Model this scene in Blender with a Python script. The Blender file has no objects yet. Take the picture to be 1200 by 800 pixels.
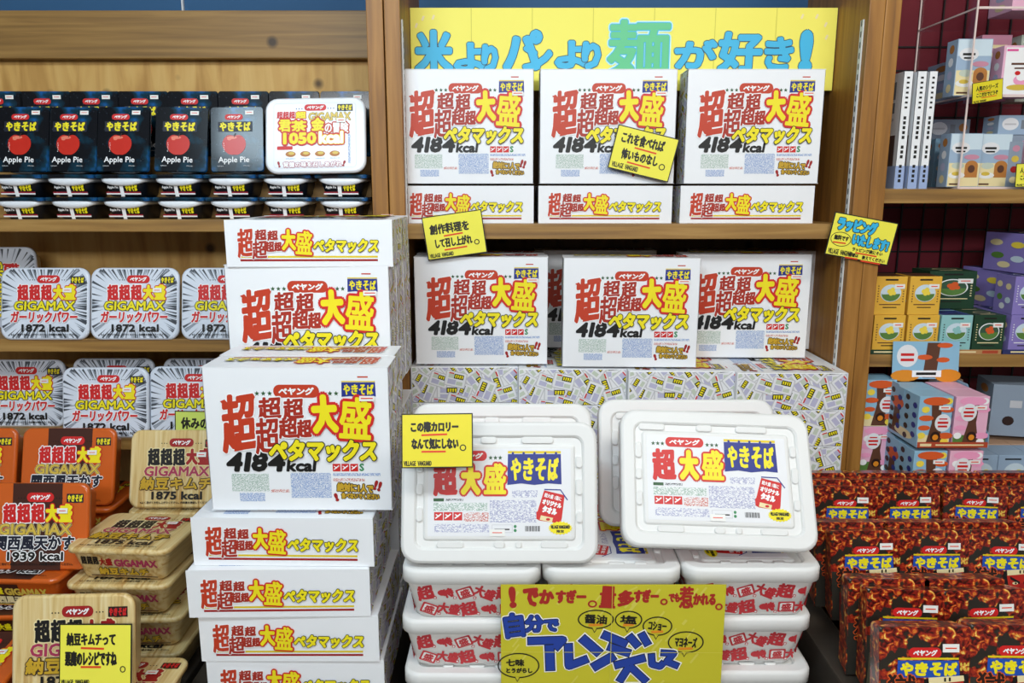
import bpy, bmesh, math, random
import numpy as np
from mathutils import Matrix, Vector, Euler

SC = bpy.context.scene
COL = SC.collection
R = math.radians
random.seed(7)
EYE = 1.45                      # camera height; every level below is written relative to it

# ------------------------------------------------------------------ camera, world, lights, exposure
cam_data = bpy.data.cameras.new('camera')
cam_data.sensor_width = 36.0
cam_data.lens = 27.0
cam_data.clip_start = 0.02
cam = bpy.data.objects.new('camera', cam_data)
COL.objects.link(cam)
cam.location = (0, 0, EYE)
cam.rotation_euler = (R(79), 0, 0)
SC.camera = cam

SC.view_settings.view_transform = 'Standard'
SC.view_settings.look = 'None'
SC.view_settings.gamma = 1.0
SC.view_settings.use_curve_mapping = False
SC.view_settings.exposure = 0.0

world = bpy.data.worlds.new('world')
SC.world = world
world.use_nodes = True
bgn = world.node_tree.nodes['Background']
bgn.inputs[0].default_value = (1.0, 0.98, 0.95, 1)
bgn.inputs[1].default_value = 0.17


def area_light(name, loc, target, sx, sy, power, color):
    d = bpy.data.lights.new(name, 'AREA')
    d.shape = 'RECTANGLE'
    d.size, d.size_y, d.energy, d.color = sx, sy, power, color
    o = bpy.data.objects.new(name, d)
    COL.objects.link(o)
    o.location = loc
    o.rotation_euler = (Vector(target) - Vector(loc)).to_track_quat('-Z', 'Y').to_euler()
    return o


area_light('ceiling_lamp_left', (-0.75, 0.15, 2.72), (-0.3, 1.9, 1.1), 1.1, 0.35, 27, (0.66, 0.86, 1.0))
area_light('ceiling_lamp_right', (0.85, 0.10, 2.72), (0.6, 1.9, 1.1), 1.1, 0.35, 25, (1.0, 0.95, 0.88))
area_light('front_fill_lamp', (-0.2, -2.3, 2.72), (0.1, 1.9, 1.2), 2.8, 0.6, 104, (0.95, 0.98, 1.0))  # unseen fill lamp added behind the camera to brighten upright fronts


# ------------------------------------------------------------------ materials
def lin(c):
    return c / 12.92 if c <= 0.04045 else ((c + 0.055) / 1.055) ** 2.4


def rgb(h):
    h = h.lstrip('#')
    return tuple(lin(int(h[i:i + 2], 16) / 255) for i in (0, 2, 4)) + (1,)


MATS = {}


def mat(name, color, rough=0.5, coat=0.0, metal=0.0, spec=0.5):
    if name in MATS:
        return MATS[name]
    m = bpy.data.materials.new(name)
    m.use_nodes = True
    b = m.node_tree.nodes['Principled BSDF']
    b.inputs['Base Color'].default_value = rgb(color)
    b.inputs['Roughness'].default_value = rough
    b.inputs['Metallic'].default_value = metal
    b.inputs['Specular IOR Level'].default_value = spec
    if coat:
        b.inputs['Coat Weight'].default_value = coat
        b.inputs['Coat Roughness'].default_value = 0.08
    MATS[name] = m
    return m


def _nodes(m):
    nt = m.node_tree
    return nt, nt.nodes, nt.links, nt.nodes['Principled BSDF']


def ramp(N, stops):
    r = N.new('ShaderNodeValToRGB')
    e = r.color_ramp.elements
    while len(e) < len(stops):
        e.new(0.5)
    for el, (p, c) in zip(e, stops):
        el.position = p
        el.color = rgb(c)
    return r


def wood(name, c_dark, c_mid, c_light, scale=(2, 2, 30), rough=0.55, knots=True, coord='Object'):
    m = mat(name, c_mid, rough)
    nt, N, L, b = _nodes(m)
    tc = N.new('ShaderNodeTexCoord')
    mp = N.new('ShaderNodeMapping')
    mp.inputs['Scale'].default_value = scale
    L.new(tc.outputs[coord], mp.inputs['Vector'])
    n = N.new('ShaderNodeTexNoise')
    n.inputs['Scale'].default_value = 1.6
    n.inputs['Detail'].default_value = 6
    n.inputs['Distortion'].default_value = 0.6
    L.new(mp.outputs[0], n.inputs['Vector'])
    r = ramp(N, [(0.30, c_dark), (0.5, c_mid), (0.72, c_light)])
    L.new(n.outputs[0], r.inputs[0])
    last = r.outputs[0]
    if knots:
        v = N.new('ShaderNodeTexVoronoi')
        v.inputs['Scale'].default_value = 8.0
        L.new(tc.outputs[coord], v.inputs['Vector'])
        kr = ramp(N, [(0.06, '#3a2614'), (0.15, '#ffffff')])
        L.new(v.outputs['Distance'], kr.inputs[0])
        mx = N.new('ShaderNodeMix')
        mx.data_type = 'RGBA'
        mx.blend_type = 'MULTIPLY'
        mx.inputs[0].default_value = 0.85
        L.new(last, mx.inputs[6])
        L.new(kr.outputs[0], mx.inputs[7])
        last = mx.outputs[2]
    L.new(last, b.inputs['Base Color'])
    bp = N.new('ShaderNodeBump')
    bp.inputs['Strength'].default_value = 0.12
    bp.inputs['Distance'].default_value = 0.002
    L.new(n.outputs[0], bp.inputs['Height'])
    L.new(bp.outputs[0], b.inputs['Normal'])
    return m


def fine_print(name, ink, paper='#f0f1f2', sx=420, sy=900, thr=0.5):
    """rows of unreadably small printing"""
    m = mat(name, paper, 0.5)
    nt, N, L, b = _nodes(m)
    tc = N.new('ShaderNodeTexCoord')
    mp = N.new('ShaderNodeMapping')
    mp.inputs['Scale'].default_value = (sx, sy, sy)
    L.new(tc.outputs['Object'], mp.inputs['Vector'])
    n = N.new('ShaderNodeTexNoise')
    n.inputs['Scale'].default_value = 1.0
    n.inputs['Detail'].default_value = 1
    L.new(mp.outputs[0], n.inputs['Vector'])
    r = ramp(N, [(thr - 0.06, paper), (thr + 0.04, ink)])
    L.new(n.outputs[0], r.inputs[0])
    L.new(r.outputs[0], b.inputs['Base Color'])
    return m


def flame(name):
    m = mat(name, '#501510', 0.3, coat=0.35)
    nt, N, L, b = _nodes(m)
    tc = N.new('ShaderNodeTexCoord')
    n = N.new('ShaderNodeTexNoise')
    n.inputs['Scale'].default_value = 85
    n.inputs['Detail'].default_value = 4
    n.inputs['Distortion'].default_value = 0.9
    L.new(tc.outputs['Object'], n.inputs['Vector'])
    r = ramp(N, [(0.36, '#2a0c0a'), (0.45, '#7a1c16'), (0.53, '#ab301a'), (0.60, '#d87828'), (0.67, '#f6d468')])
    L.new(n.outputs[0], r.inputs[0])
    n2 = N.new('ShaderNodeTexNoise')
    n2.inputs['Scale'].default_value = 26
    n2.inputs['Detail'].default_value = 3
    L.new(tc.outputs['Object'], n2.inputs['Vector'])
    r2 = ramp(N, [(0.55, '#000000'), (0.57, '#ffffff')])
    L.new(n2.outputs[0], r2.inputs[0])
    mx = N.new('ShaderNodeMix')
    mx.data_type = 'RGBA'
    L.new(r2.outputs[0], mx.inputs[0])
    L.new(r.outputs[0], mx.inputs[6])
    mx.inputs[7].default_value = rgb('#2b2620')
    L.new(mx.outputs[2], b.inputs['Base Color'])
    return m


def nebula(name):
    m = mat(name, '#0a1018', 0.22, coat=0.25, spec=0.3)
    nt, N, L, b = _nodes(m)
    tc = N.new('ShaderNodeTexCoord')
    n = N.new('ShaderNodeTexNoise')
    n.inputs['Scale'].default_value = 13
    n.inputs['Detail'].default_value = 3
    L.new(tc.outputs['Object'], n.inputs['Vector'])
    r = ramp(N, [(0.50, '#0b0f16'), (0.60, '#0c3446'), (0.70, '#1a64b0')])
    L.new(n.outputs[0], r.inputs[0])
    v = N.new('ShaderNodeTexVoronoi')
    v.inputs['Scale'].default_value = 120
    L.new(tc.outputs['Object'], v.inputs['Vector'])
    r2 = ramp(N, [(0.05, '#9fb4c8'), (0.09, '#000000')])
    L.new(v.outputs['Distance'], r2.inputs[0])
    mx = N.new('ShaderNodeMix')
    mx.data_type = 'RGBA'
    mx.blend_type = 'ADD'
    mx.inputs[0].default_value = 0.5
    L.new(r.outputs[0], mx.inputs[6])
    L.new(r2.outputs[0], mx.inputs[7])
    L.new(mx.outputs[2], b.inputs['Base Color'])
    return m


def acrylic(name):
    m = bpy.data.materials.new(name)
    m.use_nodes = True
    nt = m.node_tree
    N, L = nt.nodes, nt.links
    N.remove(N['Principled BSDF'])
    t = N.new('ShaderNodeBsdfTransparent')
    t.inputs[0].default_value = (0.95, 0.95, 0.96, 1)
    g = N.new('ShaderNodeBsdfGlossy')
    g.inputs['Roughness'].default_value = 0.06
    mx = N.new('ShaderNodeMixShader')
    mx.inputs[0].default_value = 0.07
    L.new(t.outputs[0], mx.inputs[1])
    L.new(g.outputs[0], mx.inputs[2])
    L.new(mx.outputs[0], N['Material Output'].inputs[0])
    MATS[name] = m
    return m


wood('pine_front', '#7c5222', '#986728', '#ad7a38', (30, 30, 1.6), 0.5, False)
wood('pine_board', '#7e5c30', '#9c753c', '#b08a4e', (1.5, 30, 30), 0.5, False)
wood('pine_header', '#7a5a2c', '#8f6b36', '#a17c42', (1.5, 30, 40), 0.5, True)
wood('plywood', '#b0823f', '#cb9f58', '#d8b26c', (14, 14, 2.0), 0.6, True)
wood('plywood_shaded', '#543a1e', '#664826', '#745330', (14, 14, 2.0), 0.6, True)  # same plywood, with the shade under the shelf painted into its colour
wood('kimchi_wood', '#b98d4a', '#d9bd80', '#e6d3a2', (60, 3, 60), 0.32, False)
fine_print('print_green', '#9db5a8')
fine_print('print_blue', '#8fa6d0', thr=0.47)
fine_print('print_violet', '#a9abc8', thr=0.5)
fine_print('print_red', '#c9786f', thr=0.5)
fine_print('print_dark', '#4a4a4a', '#d8dce0', thr=0.5)
fine_print('print_gold', '#b08030', '#3a2a10', thr=0.5)
flame('flame_print')
nebula('space_print')
acrylic('clear_acrylic')
for n_, c_, r_ in [
    ('white_card', '#eef0f3', 0.42), ('white_edge', '#d8dade', 0.5), ('paper_white', '#e6e7ea', 0.5),
    ('red_brush', '#c23a1c', 0.45), ('red_brush_dark', '#a82a18', 0.45), ('red', '#cf2020', 0.45),
    ('red_deep', '#a01818', 0.45), ('yellow', '#f2e21a', 0.45), ('yellow_deep', '#e2c81a', 0.45), ('black', '#111111', 0.45),
    ('white', '#f6f6f6', 0.45), ('navy', '#1c2e86', 0.45), ('navy_black', '#151a2c', 0.45),
    ('star_green', '#2e5a34', 0.5), ('green', '#3a8a58', 0.5), ('card_yellow', '#f1e94c', 0.55), ('card_yellow_deep', '#e9d92a', 0.5), ('card_lime', '#cfe067', 0.55),
    ('poster_yellow', '#c9c02a', 0.6), ('poster_streak', '#d2ca52', 0.6), ('ink', '#16140f', 0.5), ('marker_red', '#e2421c', 0.5),
    ('banner_yellow', '#f4ea62', 0.55), ('banner_fold', '#d3cb4e', 0.55), ('sky_blue', '#35b4e2', 0.5), ('teal_ink', '#1d4a66', 0.5),
    ('mint', '#5cc58c', 0.5), ('pale_cyan', '#bfeef2', 0.5), ('poster_red', '#a8251e', 0.55), ('poster_blue', '#1f3f9c', 0.5), ('orange_mark', '#e08a1e', 0.5),
    ('lavender', '#b9b8d2', 0.5), ('grey_line', '#c4c4c8', 0.5), ('sage', '#c3cdbc', 0.5),
    ('silver', '#c9d2dc', 0.3), ('spike', '#4b5058', 0.35), ('spike_soft', '#9aa2ae', 0.35),
    ('orange_foil', '#d2611c', 0.35), ('brown_band', '#452319', 0.35), ('cream', '#ecdca8', 0.45), ('gold', '#d8ba4a', 0.4), ('magenta', '#a83254', 0.45),
    ('gold_ink', '#c8a028', 0.45), ('foam', '#e3e3e1', 0.55), ('foam_red', '#c4323a', 0.55), ('bowl_white', '#ecebe8', 0.5),
    ('apple_red', '#c62a1c', 0.3), ('apple_light', '#e8826a', 0.3), ('stem_brown', '#3a2416', 0.5),
    ('tub_dark', '#10141c', 0.35), ('tub_red', '#9a2030', 0.4), ('tub_brown', '#5a4236', 0.5), ('tub_white', '#e6eaf0', 0.35),
    ('sticker', '#eeeeea', 0.5), ('rail_white', '#d9dcdc', 0.4), ('slot', '#20211f', 0.6), ('wall_blue', '#33638f', 0.7),
    ('grid_red', '#741426', 0.7), ('grid_black', '#120c0e', 0.5), ('floor_grey', '#8b8378', 0.6), ('ceiling_white', '#d9d6cf', 0.8),
    ('box_yellow', '#e6b23e', 0.45), ('box_teal', '#8fc4c4', 0.45), ('box_green', '#1d3f2a', 0.45), ('box_purple', '#8a7cc0', 0.45), ('box_navy', '#2e3566', 0.45),
    ('box_blue', '#9db4cc', 0.45), ('box_pink', '#eab4cc', 0.45), ('box_beige', '#c9a488', 0.5), ('box_sky', '#8fbcd6', 0.45), ('box_grey', '#8e9bab', 0.45), ('box_rose', '#c98ba0', 0.45),
    ('leaf_green', '#58803a', 0.5), ('blossom', '#f2d84a', 0.5), ('trunk_brown', '#5d3826', 0.5), ('leaf_orange', '#d85a24', 0.5), ('leaf_pink', '#f0a0c4', 0.5),
    ('glass_blue', '#cfe0ea', 0.3), ('glass_dark', '#3a5a44', 0.3), ('tan_strip', '#b98a58', 0.5), ('rust_strip', '#b2482a', 0.5), ('olive_carton', '#55503c', 0.7), ('carton_dark', '#2c2a22', 0.7),
    ('book_white', '#eef0f2', 0.4), ('book_blue', '#9db0d6', 0.4), ('book_grey', '#7a828c', 0.5), ('book_brown', '#5a4640', 0.5), ('acrylic_edge', '#e6d2cc', 0.3),
    ('pink_letter', '#e2559a', 0.5), ('demon_red', '#b8261c', 0.4), ('deep_brown', '#2c1610', 0.45), ('noren_blue', '#1f4fae', 0.4), ('cable_white', '#e8e8e8', 0.5), ('platform_shade', '#3b332a', 0.7), ('tape_clear', '#c8c4ae', 0.3),
    ('bun_brown', '#b87838', 0.5)]:
    mat(n_, c_, r_)
mat('shrink_white', '#e4e6ea', 0.35, coat=0.3)
mat('silver_film', '#dbe2ee', 0.3, coat=0.4)
mat('orange_film', '#cf5f1d', 0.3, coat=0.4)


# ------------------------------------------------------------------ mesh builder
class MB:
    def __init__(self):
        self.v, self.f, self.m, self.mats, self.sm = [], [], [], [], []

    def mi(self, name):
        if name not in self.mats:
            self.mats.append(name)
        return self.mats.index(name)

    def add(self, verts, faces, m, smooth=False):
        o, k = len(self.v), self.mi(m)
        self.v.extend(tuple(p) for p in verts)
        for f in faces:
            self.f.append(tuple(i + o for i in f))
            self.m.append(k)
            self.sm.append(smooth)

    def box(self, x0, x1, y0, y1, z0, z1, m, bev=0.0, M=None):
        if bev <= 0:
            vs = [(x, y, z) for z in (z0, z1) for y in (y0, y1) for x in (x0, x1)]
            fs = [(0, 2, 3, 1), (4, 5, 7, 6), (0, 1, 5, 4), (2, 6, 7, 3), (0, 4, 6, 2), (1, 3, 7, 5)]
        else:
            bm = bmesh.new()
            bmesh.ops.create_cube(bm, size=1)
            for v in bm.verts:
                v.co = ((x0 + x1) / 2 + v.co.x * (x1 - x0), (y0 + y1) / 2 + v.co.y * (y1 - y0), (z0 + z1) / 2 + v.co.z * (z1 - z0))
            bmesh.ops.bevel(bm, geom=list(bm.edges), offset=bev, segments=2, affect='EDGES', profile=0.6)
            bm.verts.index_update()
            vs = [tuple(v.co) for v in bm.verts]
            fs = [tuple(v.index for v in f.verts) for f in bm.faces]
            bm.free()
        if M is not None:
            vs = [tuple(M @ Vector(p)) for p in vs]
        self.add(vs, fs, m)

    def loft(self, rings, m, cap0=False, cap1=False, smooth=False):
        n = len(rings[0])
        vs = [p for r in rings for p in r]
        fs = []
        for k in range(len(rings) - 1):
            for i in range(n):
                j = (i + 1) % n
                fs.append((k * n + i, k * n + j, (k + 1) * n + j, (k + 1) * n + i))
        self.add(vs, fs, m, smooth)
        if cap0:
            self.add(rings[0][::-1], [tuple(range(n))], m)
        if cap1:
            self.add(rings[-1], [tuple(range(n))], m)

    def art(self, a, M):
        A = np.array(M)
        for vs, fs, m in a.items:
            w = vs @ A[:3, :3].T + A[:3, 3]
            self.add(w.tolist(), fs, m)

    def mesh(self, name):
        me = bpy.data.meshes.new(name)
        me.from_pydata(self.v, [], self.f)
        for n in self.mats:
            me.materials.append(MATS[n])
        me.polygons.foreach_set('material_index', self.m)
        me.polygons.foreach_set('use_smooth', self.sm)
        me.update()
        return me

    def build(self, name, parent=None, label=None):
        o = bpy.data.objects.new(name, self.mesh(name))
        COL.objects.link(o)
        o.parent = parent
        if label:
            o['label'] = label
        return o


def rr(w, h, r, z=0.0, n=5, cx=0.0, cy=0.0):
    pts = []
    for (sx, sy, a0) in ((1, 1, 0), (-1, 1, 90), (-1, -1, 180), (1, -1, 270)):
        for i in range(n + 1):
            a = R(a0 + 90 * i / n)
            pts.append((cx + sx * (w / 2 - r) + r * math.cos(a), cy + sy * (h / 2 - r) + r * math.sin(a), z))
    return pts


def frame(o, u, v, n):
    return Matrix(((u[0], v[0], n[0], o[0]), (u[1], v[1], n[1], o[1]), (u[2], v[2], n[2], o[2]), (0, 0, 0, 1)))


# ------------------------------------------------------------------ flat printing (text, shapes), laid on real faces
GLYPH = {}


def glyphs(s):
    if s not in GLYPH:
        c = bpy.data.curves.new('glyph', 'FONT')
        c.body = s
        c.resolution_u = 2
        o = bpy.data.objects.new('glyph', c)
        me = o.to_mesh()
        v = np.array([x.co[:2] for x in me.vertices])
        f = [tuple(p.vertices) for p in me.polygons]
        o.to_mesh_clear()
        bpy.data.objects.remove(o)
        bpy.data.curves.remove(c)
        mn, mx = v.min(0), v.max(0)
        GLYPH[s] = ((v - mn) / np.maximum(mx - mn, 1e-6), f)
    return GLYPH[s]


EPS = 0.0003


class Art:
    """2-D print in picture units (x right, y DOWN, box x0..x1, y0..y1) mapped to a face of W x H metres, origin bottom left."""

    def __init__(self, x0, y0, x1, y1, W, H):
        self.r = (x0, y0, x1, y1)
        self.W, self.H = W, H
        self.items = []
        self.clip = False

    def put(self, pts, faces, m, layer, lift=None):
        x0, y0, x1, y1 = self.r
        p = np.asarray(pts, float)
        if self.clip:
            pts2, f2, l2 = [], [], []
            for f in faces:
                poly = [tuple(p[i]) for i in f]
                for ax, lim, sgn in ((0, x0, 1), (0, x1, -1), (1, y0, 1), (1, y1, -1)):
                    out = []
                    for i in range(len(poly)):
                        a, b = poly[i - 1], poly[i]
                        ia, ib = (a[ax] - lim) * sgn >= 0, (b[ax] - lim) * sgn >= 0
                        if ia != ib:
                            t = (lim - a[ax]) / (b[ax] - a[ax])
                            out.append((a[0] + t * (b[0] - a[0]), a[1] + t * (b[1] - a[1])))
                        if ib:
                            out.append(b)
                    poly = out
                    if not poly:
                        break
                if len(poly) >= 3:
                    f2.append(tuple(range(len(pts2), len(pts2) + len(poly))))
                    pts2.extend(poly)
                    l2 += [0 if lift is None else lift[f[0]]] * len(poly)
            if not f2:
                return
            p, faces, lift = np.array(pts2), f2, np.array(l2)
        q = np.empty((len(p), 3))
        q[:, 0] = (p[:, 0] - x0) / (x1 - x0) * self.W
        q[:, 1] = (y1 - p[:, 1]) / (y1 - y0) * self.H
        self.n = getattr(self, 'n', 0) + 1
        q[:, 2] = EPS * (layer + 1) + (self.n % 8) * 1.0e-5
        if lift is not None:
            q[:, 2] += lift
        self.items.append((q, faces, m))

    def poly(self, pts, m, layer=0):
        a = sum(pts[i - 1][0] * pts[i][1] - pts[i][0] * pts[i - 1][1] for i in range(len(pts)))
        if a > 0:
            pts = pts[::-1]
        self.put(pts, [tuple(range(len(pts)))], m, layer)

    def rect(self, x0, y0, x1, y1, m, layer=0):
        self.poly([(x0, y0), (x1, y0), (x1, y1), (x0, y1)], m, layer)

    def line(self, x0, y0, x1, y1, w, m, layer=0):
        d = math.hypot(x1 - x0, y1 - y0) or 1
        nx, ny = -(y1 - y0) / d * w / 2, (x1 - x0) / d * w / 2
        self.poly([(x0 + nx, y0 + ny), (x1 + nx, y1 + ny), (x1 - nx, y1 - ny), (x0 - nx, y0 - ny)], m, layer)

    def stroke(self, pts, w, m, layer=0):
        for a, b in zip(pts, pts[1:]):
            self.line(a[0], a[1], b[0], b[1], w, m, layer)
        for p in pts[1:-1]:
            self.ell(p[0], p[1], w / 2, w / 2, m, layer, 8)

    def ell(self, cx, cy, rx, ry, m, layer=0, n=24):
        self.poly([(cx + rx * math.cos(2 * math.pi * i / n), cy + ry * math.sin(2 * math.pi * i / n)) for i in range(n)], m, layer)

    def ring(self, cx, cy, rx, ry, w, m, layer=0, n=36):
        a = [(cx + rx * math.cos(2 * math.pi * i / n), cy + ry * math.sin(2 * math.pi * i / n)) for i in range(n)]
        b = [(cx + (rx - w) * math.cos(2 * math.pi * i / n), cy + (ry - w) * math.sin(2 * math.pi * i / n)) for i in range(n)]
        self.put(a + b, [(i, n + i, n + (i + 1) % n, (i + 1) % n) for i in range(n)], m, layer)

    def rrect(self, x0, y0, x1, y1, r, m, layer=0, rot=0):
        pts = [(p[0], p[1]) for p in rr(x1 - x0, y1 - y0, r, 0, 4)]
        c, s = math.cos(R(rot)), math.sin(R(rot))
        cx, cy = (x0 + x1) / 2, (y0 + y1) / 2
        self.poly([(cx + c * x - s * y, cy + s * x + c * y) for x, y in pts], m, layer)

    def star(self, cx, cy, r, m, layer=0):
        self.poly([(cx + (r if i % 2 == 0 else r * .45) * math.sin(i * math.pi / 5), cy - (r if i % 2 == 0 else r * .45) * math.cos(i * math.pi / 5)) for i in range(10)], m, layer)

    def text(self, s, x0, y0, x1, y1, m, layer=0, bold=0.0, outl=(), shear=0.0, rot=0.0, vert=False):
        g, f = glyphs(s)
        cx, cy = (x0 + x1) / 2, (y0 + y1) / 2
        bx = (x1 - x0) - 2 * bold
        by = (y1 - y0) - 2 * bold
        p = np.empty_like(g)
        p[:, 0] = x0 + bold + g[:, 0] * bx
        p[:, 1] = y1 - bold - g[:, 1] * by
        if shear:
            p[:, 0] += (cy - p[:, 1]) * shear
        if rot:
            c, s_ = math.cos(R(rot)), math.sin(R(rot))
            d = p - (cx, cy)
            p = np.stack([cx + c * d[:, 0] - s_ * d[:, 1], cy + s_ * d[:, 0] + c * d[:, 1]], 1)
        tot = [(bold + o, mm) for o, mm in outl] + [(bold, m)]
        for k, (r, mm) in enumerate(tot):
            self.dil(p, f, r, mm, layer + k)

    def dil(self, p, f, r, m, layer):
        if r <= 0:
            self.put(p, f, m, layer)
            return
        n = len(p)
        big = r > 0.02 * (p[:, 1].max() - p[:, 1].min())
        k = 14 if big else 8
        offs = [(0, 0)] + [(r * math.cos(2 * math.pi * i / k), r * math.sin(2 * math.pi * i / k)) for i in range(k)]
        if big:
            offs += [(r * .55 * math.cos(2 * math.pi * i / 7), r * .55 * math.sin(2 * math.pi * i / 7)) for i in range(7)]
        P = np.concatenate([p + o for o in offs])
        F = [tuple(i + k * n for i in q) for k in range(len(offs)) for q in f]
        self.put(P, F, m, layer, np.repeat(np.arange(len(offs)) * 0.9e-5, n))

    def emblem(self, x0, y0, x1, y1, fill='red', layer=0):
        """oval maker's badge with katakana"""
        h = y1 - y0
        self.rrect(x0, y0, x1, y1, h * .48, fill, layer)
        self.text('ペヤング', x0 + h * .42, y0 + h * .2, x1 - h * .42, y1 - h * .2, 'white', layer + 1, bold=h * .035, shear=.15)

    def noren(self, x0, y0, x1, y1, fill='navy', ink='yellow', layer=0, bold=None, ticks=True):
        w, h = x1 - x0, y1 - y0
        self.poly([(x0, y0), (x1, y0), (x1 + w * .01, y1 - h * .02), (x0 + w * .76, y1 - h * .05), (x0 + w * .5, y1), (x0 + w * .25, y1 - h * .05), (x0 - w * .01, y1)], fill, layer)
        if ticks:
            self.rect(x0, y0 - h * .1, x1, y0 - h * .02, 'yellow_deep', layer)
        for i, ch in enumerate('やきそば'):
            a = x0 + w * (.05 + .235 * i)
            self.text(ch, a, y0 + h * .12, a + w * .2, y1 - h * .14, ink, layer + 1, bold=bold if bold is not None else w * .012, shear=.05)


# ------------------------------------------------------------------ objects: things, copies, placing
def empty(name, label, cat, group=None):
    o = bpy.data.objects.new(name, None)
    COL.objects.link(o)
    o.empty_display_size = 0.05
    return tag(o, label, cat, group)


def tag(o, label, cat, group=None):
    o['label'] = label
    o['category'] = cat
    if group:
        o['group'] = group
    return o


def copy_tree(o, parent=None):
    c = o.copy()
    COL.objects.link(c)
    c.parent = parent
    for ch in [x for x in o.children]:
        copy_tree(ch, c)
    return c


class Kind:
    """one built thing and its placing: copies share meshes"""

    def __init__(self, root, cat):
        self.root, self.cat, self.used = root, cat, False
        pts = []
        for c in root.children_recursive:
            if c.type == 'MESH' and not c.name.startswith('price_sticker'):
                me = c.data
                a = np.empty(len(me.vertices) * 3)
                me.vertices.foreach_get('co', a)
                a = a.reshape(-1, 3)
                if len(a) > 4000:
                    a = a[::max(1, len(a) // 4000)]
                pts.append(a)
        self.pts = np.concatenate(pts)

    def spawn(self, label, group, rot, x, y, z):
        """x: centre, y: nearest point, z: lowest point, all after turning by rot (degrees)"""
        o = self.root if not self.used else copy_tree(self.root)
        self.used = True
        e = Euler([R(a) for a in rot])
        q = self.pts @ np.array(e.to_matrix()).T
        lo, hi = q.min(0), q.max(0)
        o.rotation_euler = e
        o.location = (x - (lo[0] + hi[0]) / 2, y - lo[1], z - lo[2])
        return tag(o, label, self.cat, group)


CT, ST = math.cos(R(11)), math.sin(R(11))


def at(px, py, Y):
    """point of the place at distance Y seen in the photograph at (px, py)"""
    x, y = (px - 600) / 900, -(py - 400) / 900
    k = Y / (CT + ST * y)
    return Vector((x * k, Y, EYE + k * (y * CT - ST)))


def X(px, py, Y):
    return at(px, py, Y).x


H_ = lambda d: EYE + d
ORD = ['first', 'second', 'third', 'fourth', 'fifth', 'sixth', 'seventh', 'eighth', 'ninth', 'tenth']


# ------------------------------------------------------------------ the setting
def struct(name, mb):
    o = mb.build(name)
    o['kind'] = 'structure'
    return o


m = MB(); m.box(-3, 3, -4.5, 3.2, -0.05, 0, 'floor_grey'); struct('floor', m)
m = MB(); m.box(-3, 3, 2.75, 2.85, 0, 2.8, 'wall_blue'); struct('wall_back', m)
m = MB(); m.box(-3, 3, -4.5, 3.2, 2.8, 2.86, 'ceiling_white'); struct('ceiling', m)
m = MB()
p = at(214, 8, 2.74)
m.box(p.x - .003, p.x + .003, 2.737, 2.75, 1.9, 2.8, 'cable_white', 0.001); struct('wall_cable_1', m)  # thin white cable hanging down the back wall
# low platforms the goods stand on
ZC, ZL, ZLF, ZK2 = H_(-.989), H_(-1.03), H_(-.975), H_(-1.044)
ZT = H_(-.672) - .3195
ZP = H_(-.446) - .097 * 4
ZB, ZR = H_(-.876), H_(-.765)
for i, (x0, x1, y0, y1, zt) in enumerate([
        (-.66, -.255, 1.30, 1.94, ZC), (-.215, .60, 1.27, 1.70, ZT), (-.268, .848, 1.86, 2.36, ZP),
        (-.915, -.70, 1.45, 1.66, ZL), (-1.6, -.916, 1.45, 1.66, ZL + .0115), (-1.6, -.70, 1.10, 1.44, ZLF), (-1.6, -.67, 1.665, 1.93, ZK2),
        (.60, 1.7, 1.0, 1.82, ZB), (.935, 1.9, 1.822, 2.5, ZR)]):
    m = MB(); m.box(x0, x1, y0, y1, 0, zt, 'platform_shade', .004); struct('floor_platform_%d' % (i + 1), m)  # dark colour has the shadow between the goods painted into it

# ------------------------------------------------------------------ shelving
ZS = H_(-.079)                       # top shelf of the middle bay
u = empty('shelving_unit', 'pine shelving bay in the middle behind the tall white cartons', 'shelf', 'pine shelving bays')
for x0, side in ((-.307, 1), (.852, -1)):
    m = MB(); m.box(x0 + .001, x0 + .039, 1.95, 2.36, 0, 2.25, 'pine_front', .002)
    up = m.build('upright', u)
    m = MB()
    xa = x0 + .039 if side > 0 else x0 + .001 - .003
    m.box(xa, xa + .003, 1.972, 1.987, .3, 1.86, 'rail_white')
    xs = xa + .0032 if side > 0 else xa - .0002
    for k in range(62):
        z = .32 + k * .025
        vs = [(xs, 1.977, z), (xs, 1.982, z), (xs, 1.982, z + .014), (xs, 1.977, z + .014)]
        m.add(vs, [(0, 1, 2, 3)], 'slot')
    m.build('slotted_rail', up, 'pale steel rail with dark slots')
m = MB(); m.box(-.2665, .8515, 1.965, 2.34, ZS - .038, ZS, 'pine_board', .002); m.build('shelf_board', u)
m = MB(); m.box(-.2665, .8515, 2.345, 2.36, .3, H_(.44), 'plywood_shaded'); m.build('back_panel', u)

u = empty('shelving_unit', 'wide pine shelving bay holding dark, silver and orange noodle trays', 'shelf', 'pine shelving bays')
m = MB(); m.box(-.349, -.309, 1.95, 2.36, 0, 2.25, 'pine_front', .002); m.build('upright', u)
m = MB(); m.box(-1.75, -.35, 2.17, 2.20, H_(.352), H_(.474), 'pine_header', .003); m.build('header_board', u)
m = MB(); m.box(-1.75, -.35, 2.20, 2.215, .3, H_(.47), 'plywood'); m.build('back_panel', u)
m = MB(); m.box(-1.75, -.35, 1.93, 2.2, H_(-.097), H_(-.0675), 'pine_board', .002); m.build('shelf_board', u)
m = MB(); m.box(-1.75, -.35, 1.90, 2.2, H_(-.396), H_(-.363), 'pine_board', .002); m.build('shelf_board', u)
m = MB(); m.box(-1.75, -.64, 1.885, 2.2, H_(-.65), H_(-.62), 'pine_board', .002); m.build('shelf_board', u)

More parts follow.
